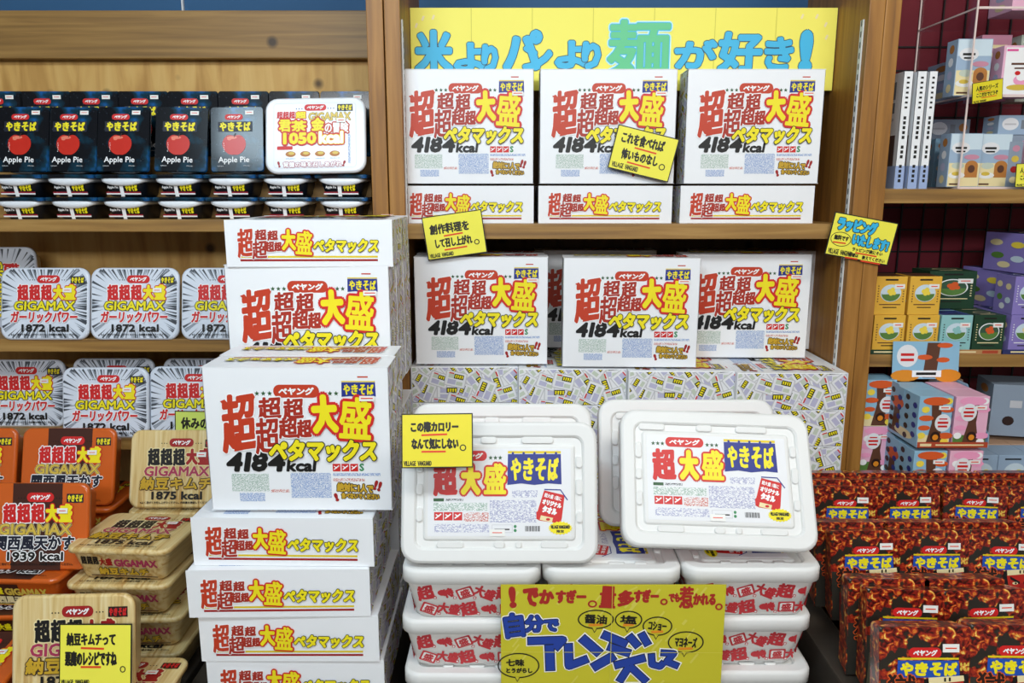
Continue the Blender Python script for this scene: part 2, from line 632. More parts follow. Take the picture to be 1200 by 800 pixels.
u = empty('shelving_unit', 'pine shelving bay with red backing, small toy boxes and white books', 'shelf', 'pine shelving bays')
m = MB(); m.box(.892, .930, 1.95, 2.36, 0, 2.25, 'pine_front', .002); m.build('upright', u)
m = MB(); m.box(.931, 1.9, 1.985, 2.42, H_(-.028), H_(.008), 'pine_board', .002); m.build('shelf_board', u)
m = MB(); m.box(.931, 1.9, 2.0, 2.42, H_(-.458), H_(-.424), 'pine_board', .002); m.build('shelf_board', u)
m = MB(); m.box(.931, 1.9, 2.44, 2.46, .3, H_(.62), 'grid_red'); m.build('back_panel', u, 'dark red backing board')
g = MB()
for k in range(15):
    x = .945 + k * .068
    g.box(x - .0022, x + .0022, 2.4285, 2.433, .4, H_(.6), 'grid_black')
for k in range(22):
    z = .45 + k * .068
    g.box(.935, 1.9, 2.434, 2.4385, z - .0022, z + .0022, 'grid_black')
g.build('wire_grid', u, 'black square wire mesh')

# ------------------------------------------------------------------ white noodle cartons
CW, CH, CD = .345, .28, .097
a = Art(72, 75, 920, 725, CW, CH)
a.emblem(393, 153, 602, 211, 'red_brush')
for sx in (318, 347, 376, 622, 651, 679):
    a.star(sx, 192, 12, 'star_green')
a.noren(705, 143, 858, 207)
a.text('超', 146, 192, 310, 452, 'red_brush', 4, bold=7, outl=((6, 'white'),), shear=.16, rot=-8)
for pts in ([(148, 226), (170, 218), (204, 258), (192, 274)], [(152, 300), (196, 270), (204, 286)], [(198, 452), (238, 446), (230, 366), (206, 370)], [(236, 200), (300, 190), (310, 206), (296, 236)]):
    a.poly(pts, 'red_brush', 5)
for q in ((320, 206, 428, 306), (434, 212, 530, 306), (408, 298, 497, 392), (492, 306, 562, 390), (300, 298, 412, 462)):
    a.text('超', *q, 'red_brush_dark', 6 if q[0] != 300 else 8, bold=3.6, outl=((5, 'white'),), shear=.1, rot=-4)
a.text('大', 562, 194, 684, 370, 'yellow', 8, bold=10, outl=((13, 'red'),), rot=-3)
a.text('盛', 690, 206, 838, 396, 'yellow', 8, bold=5, outl=((13, 'red'),), rot=4)
a.text('ペタマックス', 360, 396, 860, 498, 'yellow', 12, bold=6, outl=((4.5, 'black'),), shear=.15, rot=0)
for i, (x0, x1) in enumerate(((158, 234), (242, 270), (274, 350), (350, 432))):
    a.text('4184'[i], x0, 455, x1, 546, 'black', 3, bold=6.5, shear=.2)
a.text('kcal', 436, 490, 572, 546, 'black', 3, bold=3.5, shear=.15)
for i in range(3):
    a.rect(648 + 41 * i, 510, 684 + 41 * i, 545, 'red')
    a.line(654 + 41 * i, 536, 678 + 41 * i, 518, 5, 'white', 1)
    a.line(654 + 41 * i, 520, 668 + 41 * i, 530, 4, 'white', 1)
a.text('S', 772, 508, 794, 544, 'green', 0, bold=2)
a.rect(175, 556, 348, 637, 'print_green'); a.rect(450, 552, 638, 668, 'print_blue'); a.rect(208, 645, 325, 684, 'print_blue')
a.rect(355, 628, 442, 642, 'print_red'); a.rect(648, 553, 868, 566, 'print_blue'); a.rect(648, 577, 795, 591, 'print_red')
a.text('絶対に1人で', 664, 600, 834, 642, 'gold_ink', 1, bold=2.5, outl=((3.5, 'deep_brown'),), rot=3)
a.text('食べないでください', 682, 645, 860, 674, 'gold_ink', 1, bold=1.6, outl=((3, 'deep_brown'),), rot=2)
a.text('!!', 836, 588, 872, 636, 'red_deep', 1, bold=4, rot=18)
a.text('!', 650, 645, 668, 685, 'red_deep', 1, bold=4, rot=-18)
a.rect(778, 116, 826, 122, 'red_brush'); 
front_art = a

s = Art(97, 60, 912, 285, CW, CD)
s.text('超', 155, 100, 236, 238, 'red_brush', 3, bold=3.5, outl=((4, 'white'),), shear=.12, rot=-6)
for q in ((243, 105, 302, 158), (304, 110, 357, 158), (288, 162, 336, 214), (334, 164, 372, 210), (226, 158, 300, 246)):
    s.text('超', *q, 'red_brush_dark', 5, bold=2.4, outl=((3, 'white'),), shear=.1, rot=-4)
s.text('大', 372, 104, 442, 206, 'yellow', 6, bold=5, outl=((7, 'red'),))
s.text('盛', 440, 112, 522, 226, 'yellow', 6, bold=2.8, outl=((7, 'red'),), rot=4)
s.text('ペタマックス', 526, 150, 846, 216, 'yellow', 8, bold=3.6, outl=((3, 'black'),), shear=.15)
s.rect(165, 232, 838, 241, 'yellow_deep'); s.rect(165, 248, 838, 258, 'red_deep')
strip_art = s

w = Art(0, 0, 280, 97, CH, CD)
w.clip = True
rnd = random.Random(3)
k = 0
for j in range(4):
    for i in range(7):
        cx = -10 + i * 51 + (j % 2) * 25 + rnd.uniform(-6, 6)
        cy = 0 + j * 34 + rnd.uniform(-5, 5)
        rot = rnd.uniform(-75, 75)
        sc = rnd.uniform(1.4, 1.9)
        L0 = 4 * k
        lay = (k % 5) * 5
        k += 1
        c, sn = math.cos(R(rot)), math.sin(R(rot))

        def loc(x, y):
            return (cx + sc * (c * x - sn * y), cy + sc * (sn * x + c * y))
        w.rrect(cx - 17 * sc, cy - 13 * sc, cx + 17 * sc, cy + 13 * sc, 4, 'grey_line', lay, rot)
        w.rrect(cx - 15.6 * sc, cy - 11.6 * sc, cx + 15.6 * sc, cy + 11.6 * sc, 3.2, 'paper_white', lay + 1, rot)
        w.poly([loc(-12, 1), loc(1, 1), loc(1, 9), loc(-12, 9)], 'lavender', lay + 2)
        w.poly([loc(2, 3), loc(12, 3), loc(12, 9), loc(2, 9)], 'sage', lay + 2)
        w.poly([loc(-12, -8), loc(-3, -8), loc(-3, -1), loc(-12, -1)], 'lavender' if rnd.random() < .5 else 'sage', lay + 2)
        w.poly([loc(-3, -9), loc(12, -9), loc(12, -1), loc(-3, -1)], 'black', lay + 3)
        w.poly([loc(-12, -10), loc(-4, -10), loc(-4, -8), loc(-12, -8)], 'red', lay + 3)
        for q in range(4):
            x = -1.6 + q * 3.4
            w.poly([loc(x, -7.6), loc(x + 2.4, -7.6), loc(x + 1.9, -2.4), loc(x + .2, -2.4)], 'yellow', lay + 4)
wrap_art = w


def make_carton():
    t = empty('noodle_carton', '', 'carton')
    b = MB()
    b.box(-CW / 2 + .002, CW / 2 - .002, .0006, CD - .0004, .0012, CH - .0012, 'white_card', .0012)
    b.box(-CW / 2, CW / 2, 0, CD, 0, .0012, 'white_card')          # folded flaps of the narrow faces
    b.box(-CW / 2, CW / 2, 0, CD, CH - .0012, CH, 'white_card')
    b.art(front_art, frame((-CW / 2, .0005, 0), (1, 0, 0), (0, 0, 1), (0, -1, 0)))
    b.art(strip_art, frame((-CW / 2, CD, 0), (1, 0, 0), (0, -1, 0), (0, 0, -1)))
    b.art(strip_art, frame((CW / 2, CD, CH), (-1, 0, 0), (0, -1, 0), (0, 0, 1)))
    b.build('body', t)
    for sgn in (1, -1):
        p_ = MB()
        x = sgn * (CW / 2 - .002)
        p_.box(min(x, x + sgn * .0008), max(x, x + sgn * .0008), .002, CD - .002, .003, CH - .003, 'paper_white')
        # the print sits on the panel; shrink its layers so that it stays within the flap's overhang
        if sgn > 0:
            M = frame((x + .0008, CD - .002, .003), (0, 0, .98), (0, -.96, 0), (.2, 0, 0))
        else:
            M = frame((x - .0008, .002, .003), (0, 0, .98), (0, .96, 0), (-.2, 0, 0))
        p_.art(wrap_art, M)
        p_.build('side_panel', t, 'side printed with scattered little noodle tray pictures')
    st = MB()
    st.box(.118, .146, -.0045, -.0040, .216, .226, 'sticker')
    st.box(.121, .143, -.0049, -.0045, .2205, .2225, 'marker_red')
    st.build('price_sticker', t)
    return Kind(t, 'carton')


carton = make_carton()
STAND, LIE, SIDE = (0, 0, 0), (-90, 0, 0), (-90, 0, -90)
# top shelf: three lying, three standing on them
for i, (x0, x1, word) in enumerate(((468, 626, 'left'), (629, 790, 'middle'), (795, 957, 'right'))):
    x = X((x0 + x1) / 2, 240, 2.01)
    carton.spawn('white noodle carton lying on the top shelf board, %s one of the lying three' % ('leftmost', 'middle', 'rightmost')[i], 'cartons lying on the top shelf', LIE, x, 2.012, ZS)
for i, (x0, x1) in enumerate(((464, 627), (629, 796), (800, 968))):
    x = X((x0 + x1) / 2, 150, 2.008)
    carton.spawn('white 4184kcal carton standing below the yellow banner, %s' % ('leftmost', 'with a yellow card on its front', 'rightmost')[i], 'cartons standing on the top shelf', STAND, x, 2.008, ZS + CD + .0005)
# patterned row under the middle shelf: sides turned to the front, each a little nearer than the one left of it
rowx = [-.124, .157, .438, .7085]
rowy = [1.955, 1.93, 1.905, 1.885]
for lay in range(4):
    for i in range(4):
        carton.spawn('noodle picture patterned carton side, %s from left in the %s patterned row' % (ORD[i], ('top', 'second', 'third', 'lowest')[lay]), 'patterned carton ends in rows', SIDE, rowx[i], rowy[i], H_(-.446) - (lay + 1) * CD)
ZM = H_(-.4455)
for px0, px1, Y, rz, lab in ((486, 642, 1.962, 0, 'white 4184kcal carton standing at the left end under the middle shelf'),
                             (657, 823, 1.925, 1.5, 'white 4184kcal carton standing in the middle under the shelf, overlapping its right neighbour'),
                             (790, 957, 1.945, 1.5, 'white 4184kcal carton standing at the right end under the shelf, partly covered by its neighbour')):
    if px0 == 790:
        Y = 2.04
    carton.spawn(lab, 'cartons standing under the shelf', (0, 0, -rz), X((px0 + px1) / 2, 370, Y), Y, ZM)
for px0, px1, Y, w_ in ((590, 740, 2.18, 'between the left and middle white cartons'), (425, 580, 2.075, 'behind the left white carton'), (790, 950, 2.16, 'behind the right white carton')):
    carton.spawn('white carton in the back row under the shelf, %s' % w_, 'cartons in the back row under the shelf', STAND, X((px0 + px1) / 2, 370, Y) + .03 if px0 > 700 else (.238 if px0 > 500 else -.085), Y, ZM)

# the tall stack at the left post
xs = [X((225 + 439) / 2, 635, 1.352), X((217 + 431) / 2, 690, 1.335), X((232 + 443) / 2, 750, 1.336), X((239 + 449) / 2, 790, 1.338)]
ys = [1.350, 1.336, 1.342, 1.345]
for i in range(4):
    carton.spawn('white noodle carton lying in the tall stack, %s below the front 4184kcal carton' % ORD[i], 'cartons lying low in the tall stack', (-90, 0, (-1, 1, 0, .5)[i]), xs[i], ys[i], H_(-.989) + (3 - i) * .0973)
    carton.spawn('white noodle carton lying behind in the tall stack, %s layer from the top' % ORD[i], 'cartons lying behind in the tall stack', LIE, -.4325 if i < 3 else -.43, 1.645, H_(-.989) + (3 - i) * .0973)
carton.spawn('white 4184kcal carton standing foremost in the tall stack at the left post', 'cartons standing in the tall stack', STAND, X(349, 515, 1.375), 1.375, H_(-.599))
carton.spawn('white carton standing directly behind the foremost one of the tall stack, only its top showing', 'cartons standing in the tall stack', (0, 0, -.6), X(363, 425, 1.50), 1.4765, H_(-.599))
carton.spawn('white noodle carton lying flat behind the two front cartons of the tall stack', 'cartons lying behind in the tall stack', LIE, -.4315, 1.655, H_(-.599))
ZQ = H_(-.599) + .097 + .0005
for k in range(3):
    carton.spawn('white 4184kcal carton standing high in the tall stack, %s from the front' % ORD[k], 'cartons standing high in the tall stack', STAND, -.43 + .002 * k, 1.60 + .0005 + k * .0985 if k else 1.60, H_(-.432))
carton.spawn('white noodle carton lying on the very top of the tall stack', 'cartons lying behind in the tall stack', (-90, 0, 1.0), X(362, 285, 1.61), 1.598, H_(-.152) + .001)

# ------------------------------------------------------------------ white foam trays
TW, TH, TT = .36, .256, .105
a = Art(165, 188, 850, 582, .262, .158)
a.rect(165, 188, 850, 582, 'paper_white', -1)
a.emblem(258, 197, 447, 243, 'red')
for sx in (197, 220, 243, 465, 488, 511):
    a.star(sx, 229, 11, 'star_green')
a.text('超', 188, 252, 306, 402, 'red', 1, bold=6.5, rot=-2)
a.text('大', 322, 256, 418, 398, 'yellow', 2, bold=9, outl=((9, 'red'),))
a.text('盛', 432, 254, 540, 394, 'yellow', 2, bold=4.6, outl=((9, 'red'),))
a.noren(548, 212, 803, 352, bold=4)
for q in range(5):
    a.ell(572 + q * 52, 208, 6, 6, 'navy', 1, 10)
a.rect(192, 412, 242, 426, 'star_green'); a.rect(248, 414, 335, 424, 'print_dark'); a.rect(192, 432, 450, 468, 'print_green')
for q in range(3):
    a.rect(196 + 46 * q, 474, 238 + 46 * q, 511, 'red')
    a.line(202 + 46 * q, 502, 230 + 46 * q, 482, 6, 'white', 1)
    a.line(204 + 46 * q, 484, 220 + 46 * q, 494, 5, 'white', 1)
a.rect(338, 476, 456, 516, 'print_red'); a.rect(462, 420, 684, 520, 'print_violet'); a.rect(568, 376, 690, 408, 'print_violet')
a.rect(198, 527, 326, 564, 'print_violet'); a.rect(332, 527, 458, 564, 'print_violet'); a.rect(472, 530, 570, 566, 'grey_line'); a.rect(474, 532, 568, 564, 'paper_white', 1); a.rect(484, 548, 556, 554, 'ink', 2)
a.ell(583, 538, 7, 7, 'green'); a.ell(583, 556, 7, 7, 'green')
for q in range(16):
    a.rect(630 + q * 4.6, 536, 630 + q * 4.6 + (1.5 + (q * 7 % 3)), 560, 'black')
a.poly([(722, 376), (820, 398), (806, 500), (800, 524), (760, 520), (700, 512), (655, 490), (690, 470)], 'red', 0)
a.stroke([(722, 372), (800, 374), (834, 420)], 5, 'navy', 1); a.line(818, 400, 834, 420, 5, 'navy', 1)
a.text('超大盛 1箱に', 722, 396, 806, 416, 'white', 1, bold=.6, rot=14)
a.text('オリジナル', 712, 424, 806, 448, 'white', 1, bold=1.8, rot=14); a.text('タオル', 712, 450, 784, 482, 'white', 1, bold=2.6, rot=14)
a.poly([(706, 488), (764, 500), (758, 520), (700, 508)], 'cream', 1); a.ell(740, 506, 10, 6, 'red', 2, 12)
a.poly([(798 + (58 if i % 2 == 0 else 51) * math.cos(math.pi * i / 20), 545 + (31 if i % 2 == 0 else 26) * math.sin(math.pi * i / 20)) for i in range(40)], 'yellow', 2)
a.text('VILLAGE VANGUARD', 752, 532, 844, 548, 'black', 3, bold=.9); a.text('限定', 780, 553, 816, 566, 'black', 3, bold=.6)
label_art = a

pat = Art(0, 0, 340, 64, .33, .056)
pat.clip = True
rnd = random.Random(5)
for i in range(11):
    for j in range(2):
        cx, cy = 12 + i * 30.5 + (j % 2) * 5, 16 + j * 31
        kind = (i + j * 2) % 4
        rt = rnd.uniform(-25, 25)
        if kind == 0:
            pat.text('超', cx - 14, cy - 14, cx + 14, cy + 14, 'foam_red', 0, bold=1.3, rot=rt)
        elif kind == 1:
            pat.text('大盛', cx - 18, cy - 11, cx + 17, cy + 11, 'foam_red', 0, bold=1.1, rot=rt)
        elif kind == 2:
            pat.rrect(cx - 13, cy - 10, cx + 13, cy + 10, 2, 'foam_red', 0, rt); pat.rrect(cx - 10, cy - 7.5, cx + 10, cy + 7.5, 2, 'bowl_white', 1, rt); pat.text('盛', cx - 8, cy - 7, cx + 8, cy + 7, 'foam_red', 2, bold=.6, rot=rt)
        else:
            pat.ell(cx - 4, cy, 8, 6, 'foam_red', 0, 10); pat.text('特', cx - 4, cy - 9, cx + 13, cy + 9, 'foam_red', 1, bold=1.1, rot=rt)
        pat.rrect(cx + 12, cy + 7, cx + 17, cy + 12, 1, 'foam_red', 0, 10); pat.rrect(cx + 13, cy + 8, cx + 16, cy + 11, 1, 'bowl_white', 1, 10)


def make_foam_tray():
    t = empty('foam_noodle_tray', '', 'tray')
    z0 = TT - .029
    b = MB()
    O = lambda ins, z, r=None: rr(TW - 2 * ins, TH - 2 * ins, r if r else max(.006, .032 - ins * .6), z)
    b.loft([O(.004, 0 + z0), O(0, z0 + .002), O(0, TT - .006), O(.0018, TT - .0018), O(.006, TT)], 'foam', smooth=True)
    b.loft([O(.006, TT), O(.024, TT - .0005), O(.027, TT - .003), O(.0285, TT - .0065), O(.040, TT - .0065), O(.043, TT - .003), O(.046, TT - .0022)], 'foam', cap1=True, smooth=False)
    b.loft([O(.004, z0)[::-1], O(.02, z0)[::-1]], 'foam')
    rnd = random.Random(2)
    for (cx, cy, lx, ly) in [(-.12, .0945, .05, .012), (-.02, .0945, .03, .012), (.07, .0945, .06, .012), (-.09, -.0945, .05, .012), (.0, -.0945, .02, .012), (.035, -.0945, .012, .012), (.1, -.0945, .05, .012),
                             (-.1465, .05, .012, .03), (-.1465, .005, .012, .02), (-.1465, -.04, .012, .026), (.1465, .055, .012, .022), (.1465, .01, .012, .03), (.1465, -.045, .012, .02)]:
        b.loft([rr(lx, ly, .005, TT - .0064, 3, cx, cy), rr(lx, ly, .005, TT - .0030, 3, cx, cy), rr(lx - .004, ly - .002, .004, TT - .0018, 3, cx, cy)], 'foam', cap1=True, smooth=False)
    lid = b.build('lid', t)
    lb = MB()
    lb.box(-.131, .131, -.079, .079, TT - .0024, TT - .0016, 'paper_white')
    lb.art(label_art, frame((-.131, -.079, TT - .0015), (1, 0, 0), (0, 1, 0), (0, 0, 1)))
    sheet = lb.build('label_sheet', lid, 'printed paper label under the wrap')
    w = MB()
    B = lambda ins, z: rr(TW - 2 * ins, TH - 2 * ins, .026, z)
    w.loft([B(.026, 0), B(.022, .003), B(.007, z0 + .0005)], 'bowl_white', cap0=True, smooth=True)
    sl = .015
    zt = z0 - .004
    L = math.hypot(sl, zt)
    dv = lambda nx, ny: (nx * sl / (z0 - .0025), ny * sl / (z0 - .0025), 1)
    for nx, ny, W_ in ((0, -1, TW), (0, 1, TW), (1, 0, TH), (-1, 0, TH)):
        half = (TW / 2 if nx else TH / 2) - .022
        n = Vector((nx * z0, ny * z0, -sl)).normalized()
        v = Vector(dv(nx, ny)) * (zt / .056)
        uvec = Vector((-ny, nx, 0))
        ln = W_ - .058
        o = Vector((nx * half, ny * half, .003)) - uvec * ln / 2 + n * .0004
        scale = ln / .33
        if ln > .2:
            w.art(pat, frame(o, uvec * scale, v, n))
        else:
            w.art(pat2, frame(o, uvec * (ln / .16), v, n))
    w.build('bowl', t, 'white bowl printed all over with red noodle signs')
    st = MB()
    st.box(-.018, .010, -.0785, -.066, TT + .0001, TT + .0004, 'sticker'); st.box(-.013, .005, -.073, -.0715, TT + .0004, TT + .0006, 'marker_red')
    st.build('price_sticker', t)
    return Kind(t, 'tray')


pat2 = Art(0, 0, 165, 62, .16, .056)
pat2.clip = True
rnd = random.Random(8)
for i in range(6):
    for j in range(2):
        cx, cy = 12 + i * 30.5 + (j % 2) * 5, 16 + j * 31
        rt = rnd.uniform(-25, 25)
        kind = (i * 3 + j * 2) % 4
        if kind == 0:
            pat2.text('超', cx - 14, cy - 14, cx + 14, cy + 14, 'foam_red', 0, bold=1.3, rot=rt)
        elif kind == 1:
            pat2.text('大盛', cx - 18, cy - 11, cx + 17, cy + 11, 'foam_red', 0, bold=1.1, rot=rt)
        elif kind == 2:
            pat2.rrect(cx - 13, cy - 10, cx + 13, cy + 10, 2, 'foam_red', 0, rt); pat2.rrect(cx - 10, cy - 7.5, cx + 10, cy + 7.5, 2, 'bowl_white', 1, rt); pat2.text('盛', cx - 8, cy - 7, cx + 8, cy + 7, 'foam_red', 2, bold=.6, rot=rt)
        else:
            pat2.ell(cx - 4, cy, 8, 6, 'foam_red', 0, 10); pat2.text('特', cx - 4, cy - 9, cx + 13, cy + 9, 'foam_red', 1, bold=1.1, rot=rt)
        pat2.rrect(cx + 12, cy + 7, cx + 17, cy + 12, 1, 'foam_red', 0, 10); pat2.rrect(cx + 13, cy + 8, cx + 16, cy + 11, 1, 'bowl_white', 1, 10)
foam = make_foam_tray()
fx = [-.0775, .1810, .4395]
for c in range(3):
    for k in range(3):
        foam.spawn('white foam noodle tray lying in the %s pile behind the poster, %s' % (('left', 'middle', 'right')[c], ('topmost', 'second from the top', 'lowest')[k]), 'foam trays lying in piles',
                   (0, 0, -90 + rnd.uniform(-.6, .6)), fx[c] + (.004, -.003, .002)[k], 1.285 + (.0, .012, .005)[k] + .004 * c, H_(-.672) - (k + 1) * .1062)
foam.spawn('white foam noodle tray propped up behind the card about calories', 'foam trays propped upright', (73, 0, 0), X(586, 580, 1.40), 1.292, H_(-.6712))
foam.spawn('white foam noodle tray propped behind the left upright tray, only its rim showing', 'foam trays propped upright', (73, 0, 0), X(588, 482, 1.48), 1.418, H_(-.6712))
foam.spawn('white foam noodle tray propped up at the right, its whole label showing', 'foam trays propped upright', (60, 2.0, 0), X(833, 572, 1.40), 1.296, H_(-.6712))
foam.spawn('white foam noodle tray propped behind the right upright tray', 'foam trays propped upright', (73, 0, 0), X(795, 485, 1.5) + .02, 1.45, H_(-.6712))


# ------------------------------------------------------------------ square noodle trays of the left bay
def tray_print(style, W, Hh):
    """front of a big square tray; picture units 458 x 360"""
    a = Art(432, 180, 890, 540, W, Hh)
    if style == 'garlic':
        rnd = random.Random(4)
        for i in range(130):
            t = rnd.uniform(0, 2 * math.pi)
            c, s_ = math.cos(t), math.sin(t)
            k = min(219 / max(abs(c), 1e-3), 170 / max(abs(s_), 1e-3), 246)
            ln = rnd.uniform(.12, .42)
            d = rnd.uniform(.012, .03)
            p0 = (661 + c * k * (1 - ln), 360 + s_ * k * (1 - ln))
            c1, s1, c2, s2 = math.cos(t - d), math.sin(t - d), math.cos(t + d), math.sin(t + d)
            a.poly([p0, (661 + c1 * k, 360 + s1 * k), (661 + c2 * k, 360 + s2 * k)], 'spike' if i % 3 else 'spike_soft', 0 if i % 3 else 1)
        pal = dict(dai='yellow', line='yellow', c='red', co='white', g='yellow', go='black', n='red', no='white', k='black', em='red', nb='navy_black')
        name, kc = 'ガーリックパワー', '1872 kcal'
    elif style == 'kansai':
        a.rect(560, 181, 776, 539, 'brown_band', 0)
        pal = dict(c='red', co='white', dai='yellow', g='gold', go='cream', n='navy_black', no='white', k='black', em='red', nb='navy_black')
        name, kc = '関西風天かす', '1939 kcal'
    else:
        pal = dict(c='black', co='cream', dai='red_deep', g='magenta', go='cream', n='gold_ink', no='deep_brown', k='black', em='red_deep', nb='deep_brown')
        name, kc = '納豆キムチ', '1875 kcal'
    a.emblem(622, 219, 740, 258, pal['em'], 2)
    for sx in (586, 598, 610, 752, 764, 776):
        a.ell(sx, 242, 2.6, 2.6, 'black', 2, 8)
    a.noren(796, 224, 868, 262, pal['nb'], 'red' if style == 'kimchi' else 'yellow', 2, bold=1.4, ticks=False)
    for q in range(3):
        x = 520 + q * 61
        a.text('超', x, 264, x + 60, 346, pal['c'], 3, bold=3.6, outl=((4.5, pal['co']),), rot=-3)
    dm, do = (('red_deep', 'cream') if style == 'kimchi' else ('yellow', 'red'))
    a.text('大', 706, 266, 764, 342, dm, 4, bold=5, outl=((4.5, do),))
    a.text('盛', 764, 264, 824, 342, dm, 4, bold=3.6, outl=((4.5, do),))
    a.text('GIGAMAX', 506, 347, 822, 394, pal['g'], 6, bold=2.2, outl=((3.4 if style == 'garlic' else 2.2, pal['go']),) if style != 'kansai' else ((3.2, 'cream'), (1.8, 'deep_brown')), shear=.05)
    a.text(name, 490, 397, 836, 456, pal['n'], 8, bold=2.6, outl=((3.4, pal['no']),), shear=.08)
    a.text(kc, 546, 462, 790, 500, pal['k'], 8, bold=2.0, outl=((4, 'white'),) if style == 'kansai' else ())
    a.text('※よく混ぜてお召し上がりください。内容量を確認してください。', 492, 508, 832, 519, pal['k'], 8, bold=.3)
    return a


def side_print(style, W):
    a = Art(382, 190, 764, 304, W, .062)
    c = 'black' if style == 'kimchi' else 'red'
    for q in range(3):
        a.text('超', 386 + q * 29, 196, 414 + q * 29, 240, c, 1, bold=1.6)
    a.text('大盛', 474, 204, 538, 244, 'red_deep' if style == 'kimchi' else 'yellow', 1, bold=1.8)
    a.text('GIGAMAX', 546, 208, 758, 248, 'magenta' if style == 'kimchi' else 'gold', 1, bold=2.6)
    a.text('納豆キムチ' if style == 'kimchi' else '関西風天かす' if style == 'kansai' else 'ガーリックパワー', 462, 252, 706, 292, 'gold_ink' if style != 'kansai' else 'cream', 2, bold=2.2, outl=((2.5, 'deep_brown'),))
    a.rect(416, 296, 746, 301, 'brown_band' if style == 'kimchi' else 'gold', 1)
    return a


def make_tray(style, W, Hh, T, lid_m, bowl_m, r=.026):
    t = empty('noodle_tray', '', 'tray')
    O = lambda ins, z: rr(W - 2 * ins, Hh - 2 * ins, max(.006, r - ins * .4), z)
    b = MB()
    zl = T - .013
    b.loft([O(.004, zl), O(.0005, zl + .0015), O(0, T - .005), O(.0015, T - .0015), O(.0045, T)], lid_m, smooth=True)
    b.add(O(.0045, T), [tuple(range(24))], lid_m)
    b.loft([O(.004, zl)[::-1], O(.02, zl)[::-1]], lid_m)
    b.art(tray_print(style, W, Hh) if style != 'white' else white_print(W, Hh), frame((-W / 2, -Hh / 2, T), (1, 0, 0), (0, 1, 0), (0, 0, 1)))
    b.build('lid', t)
    w = MB()
    w.loft([O(.026, 0), O(.022, .004), O(.007, zl + .0005)], bowl_m, cap0=True, smooth=True)
    if style in ('kimchi', 'kansai'):
        sl = .015 / (zl - .004)
        n = Vector((0, -1, -sl)).normalized()
        o = Vector((-(W - .056) / 2, -(Hh / 2 - .022), .004)) + n * .0004
        if style == 'kansai':
            band = Art(0, 0, 1, 1, W - .056, zl - .006)
            band.rect(.1, .02, .62, .98, 'brown_band', 0)
            w.art(band, frame(o, (1, 0, 0), (0, -sl, 1), n))
        w.art(side_print(style, W - .056), frame(o, (1, 0, 0), Vector((0, -sl, 1)) * ((zl - .008) / .062), n))
    w.build('bowl', t)
    st = MB()
    st.box(W * .215, W * .215 + .022, Hh * .155, Hh * .155 + .011, T + .0042, T + .0046, 'sticker'); st.box(W * .215 + .004, W * .215 + .018, Hh * .155 + .0045, Hh * .155 + .0062, T + .0046, T + .0048, 'marker_red')
    st.build('price_sticker', t)
    return Kind(t, 'tray')


def white_print(W, Hh):
    a = Art(78, 130, 930, 755, W, Hh)
    a.rrect(150, 175, 850, 715, 30, 'white_edge', 0); a.rrect(156, 181, 844, 709, 28, 'shrink_white', 1)
    a.emblem(412, 188, 598, 242, 'red', 2)
    for sx in (345, 368, 392, 612, 636, 660):
        a.ell(sx, 224, 5, 5, 'navy', 2, 8)
    a.noren(690, 190, 820, 250, 'navy_black', 'yellow', 2, bold=2, ticks=False)
    for q in range(3):
        a.text('超', 178 + 52 * q, 244, 230 + 52 * q, 305, 'red', 2, bold=2.5)
    a.text('超', 338, 246, 428, 305, 'yellow', 2, bold=4, outl=((6, 'red'),))
    a.text('GIGAMAX', 446, 256, 806, 326, 'gold', 2, bold=3.5, outl=((2.5, 'ink'),))
    a.text('君', 196, 312, 300, 415, 'yellow', 4, bold=5, outl=((13, 'red'),)); a.text('茶', 300, 320, 432, 415, 'yellow', 4, bold=5, outl=((13, 'red'),))
    a.text('金', 470, 300, 580, 410, 'yellow', 4, bold=6, outl=((13, 'red_brush'),)); a.text('の冒険', 584, 340, 786, 430, 'white', 4, bold=3, outl=((11, 'red_brush'),))
    a.text('1050', 232, 420, 515, 520, 'yellow', 7, bold=8, outl=((13, 'red'),)); a.text('kcal', 535, 415, 742, 520, 'white', 7, bold=7, outl=((14, 'red'), (5, 'yellow')))
    a.rrect(180, 532, 312, 562, 8, 'red', 2)
    for q in range(4):
        cx = 295 + q * 124
        a.ell(cx, 598, 44, 24, 'bun_brown', 2, 16); a.ell(cx + 6, 592, 26, 12, 'gold', 3, 12); a.rect(cx - 40, 632, cx + 40, 640, 'print_blue', 2)
    a.text('!', 186, 655, 206, 708, 'red_deep', 2, bold=4, rot=-15); a.text('!', 734, 655, 756, 708, 'red_deep', 2, bold=4, rot=20)
    a.text('背徳の味を召しあがれ', 232, 662, 728, 708, 'white', 3, bold=2, outl=((4, 'magenta'),))
    a.rect(780, 440, 800, 680, 'print_blue', 2)
    return a


T_ = .075
garlic = make_tray('garlic', .222, .182, T_, 'silver_film', 'silver_film')
kansai = make_tray('kansai', .222, .182, T_, 'orange_film', 'orange_film', .02)
kimchi = make_tray('kimchi', .222, .182, T_, 'kimchi_wood', 'kimchi_wood', .024)
white_tray = make_tray('white', .25, .19, .07, 'shrink_white', 'shrink_white', .03)

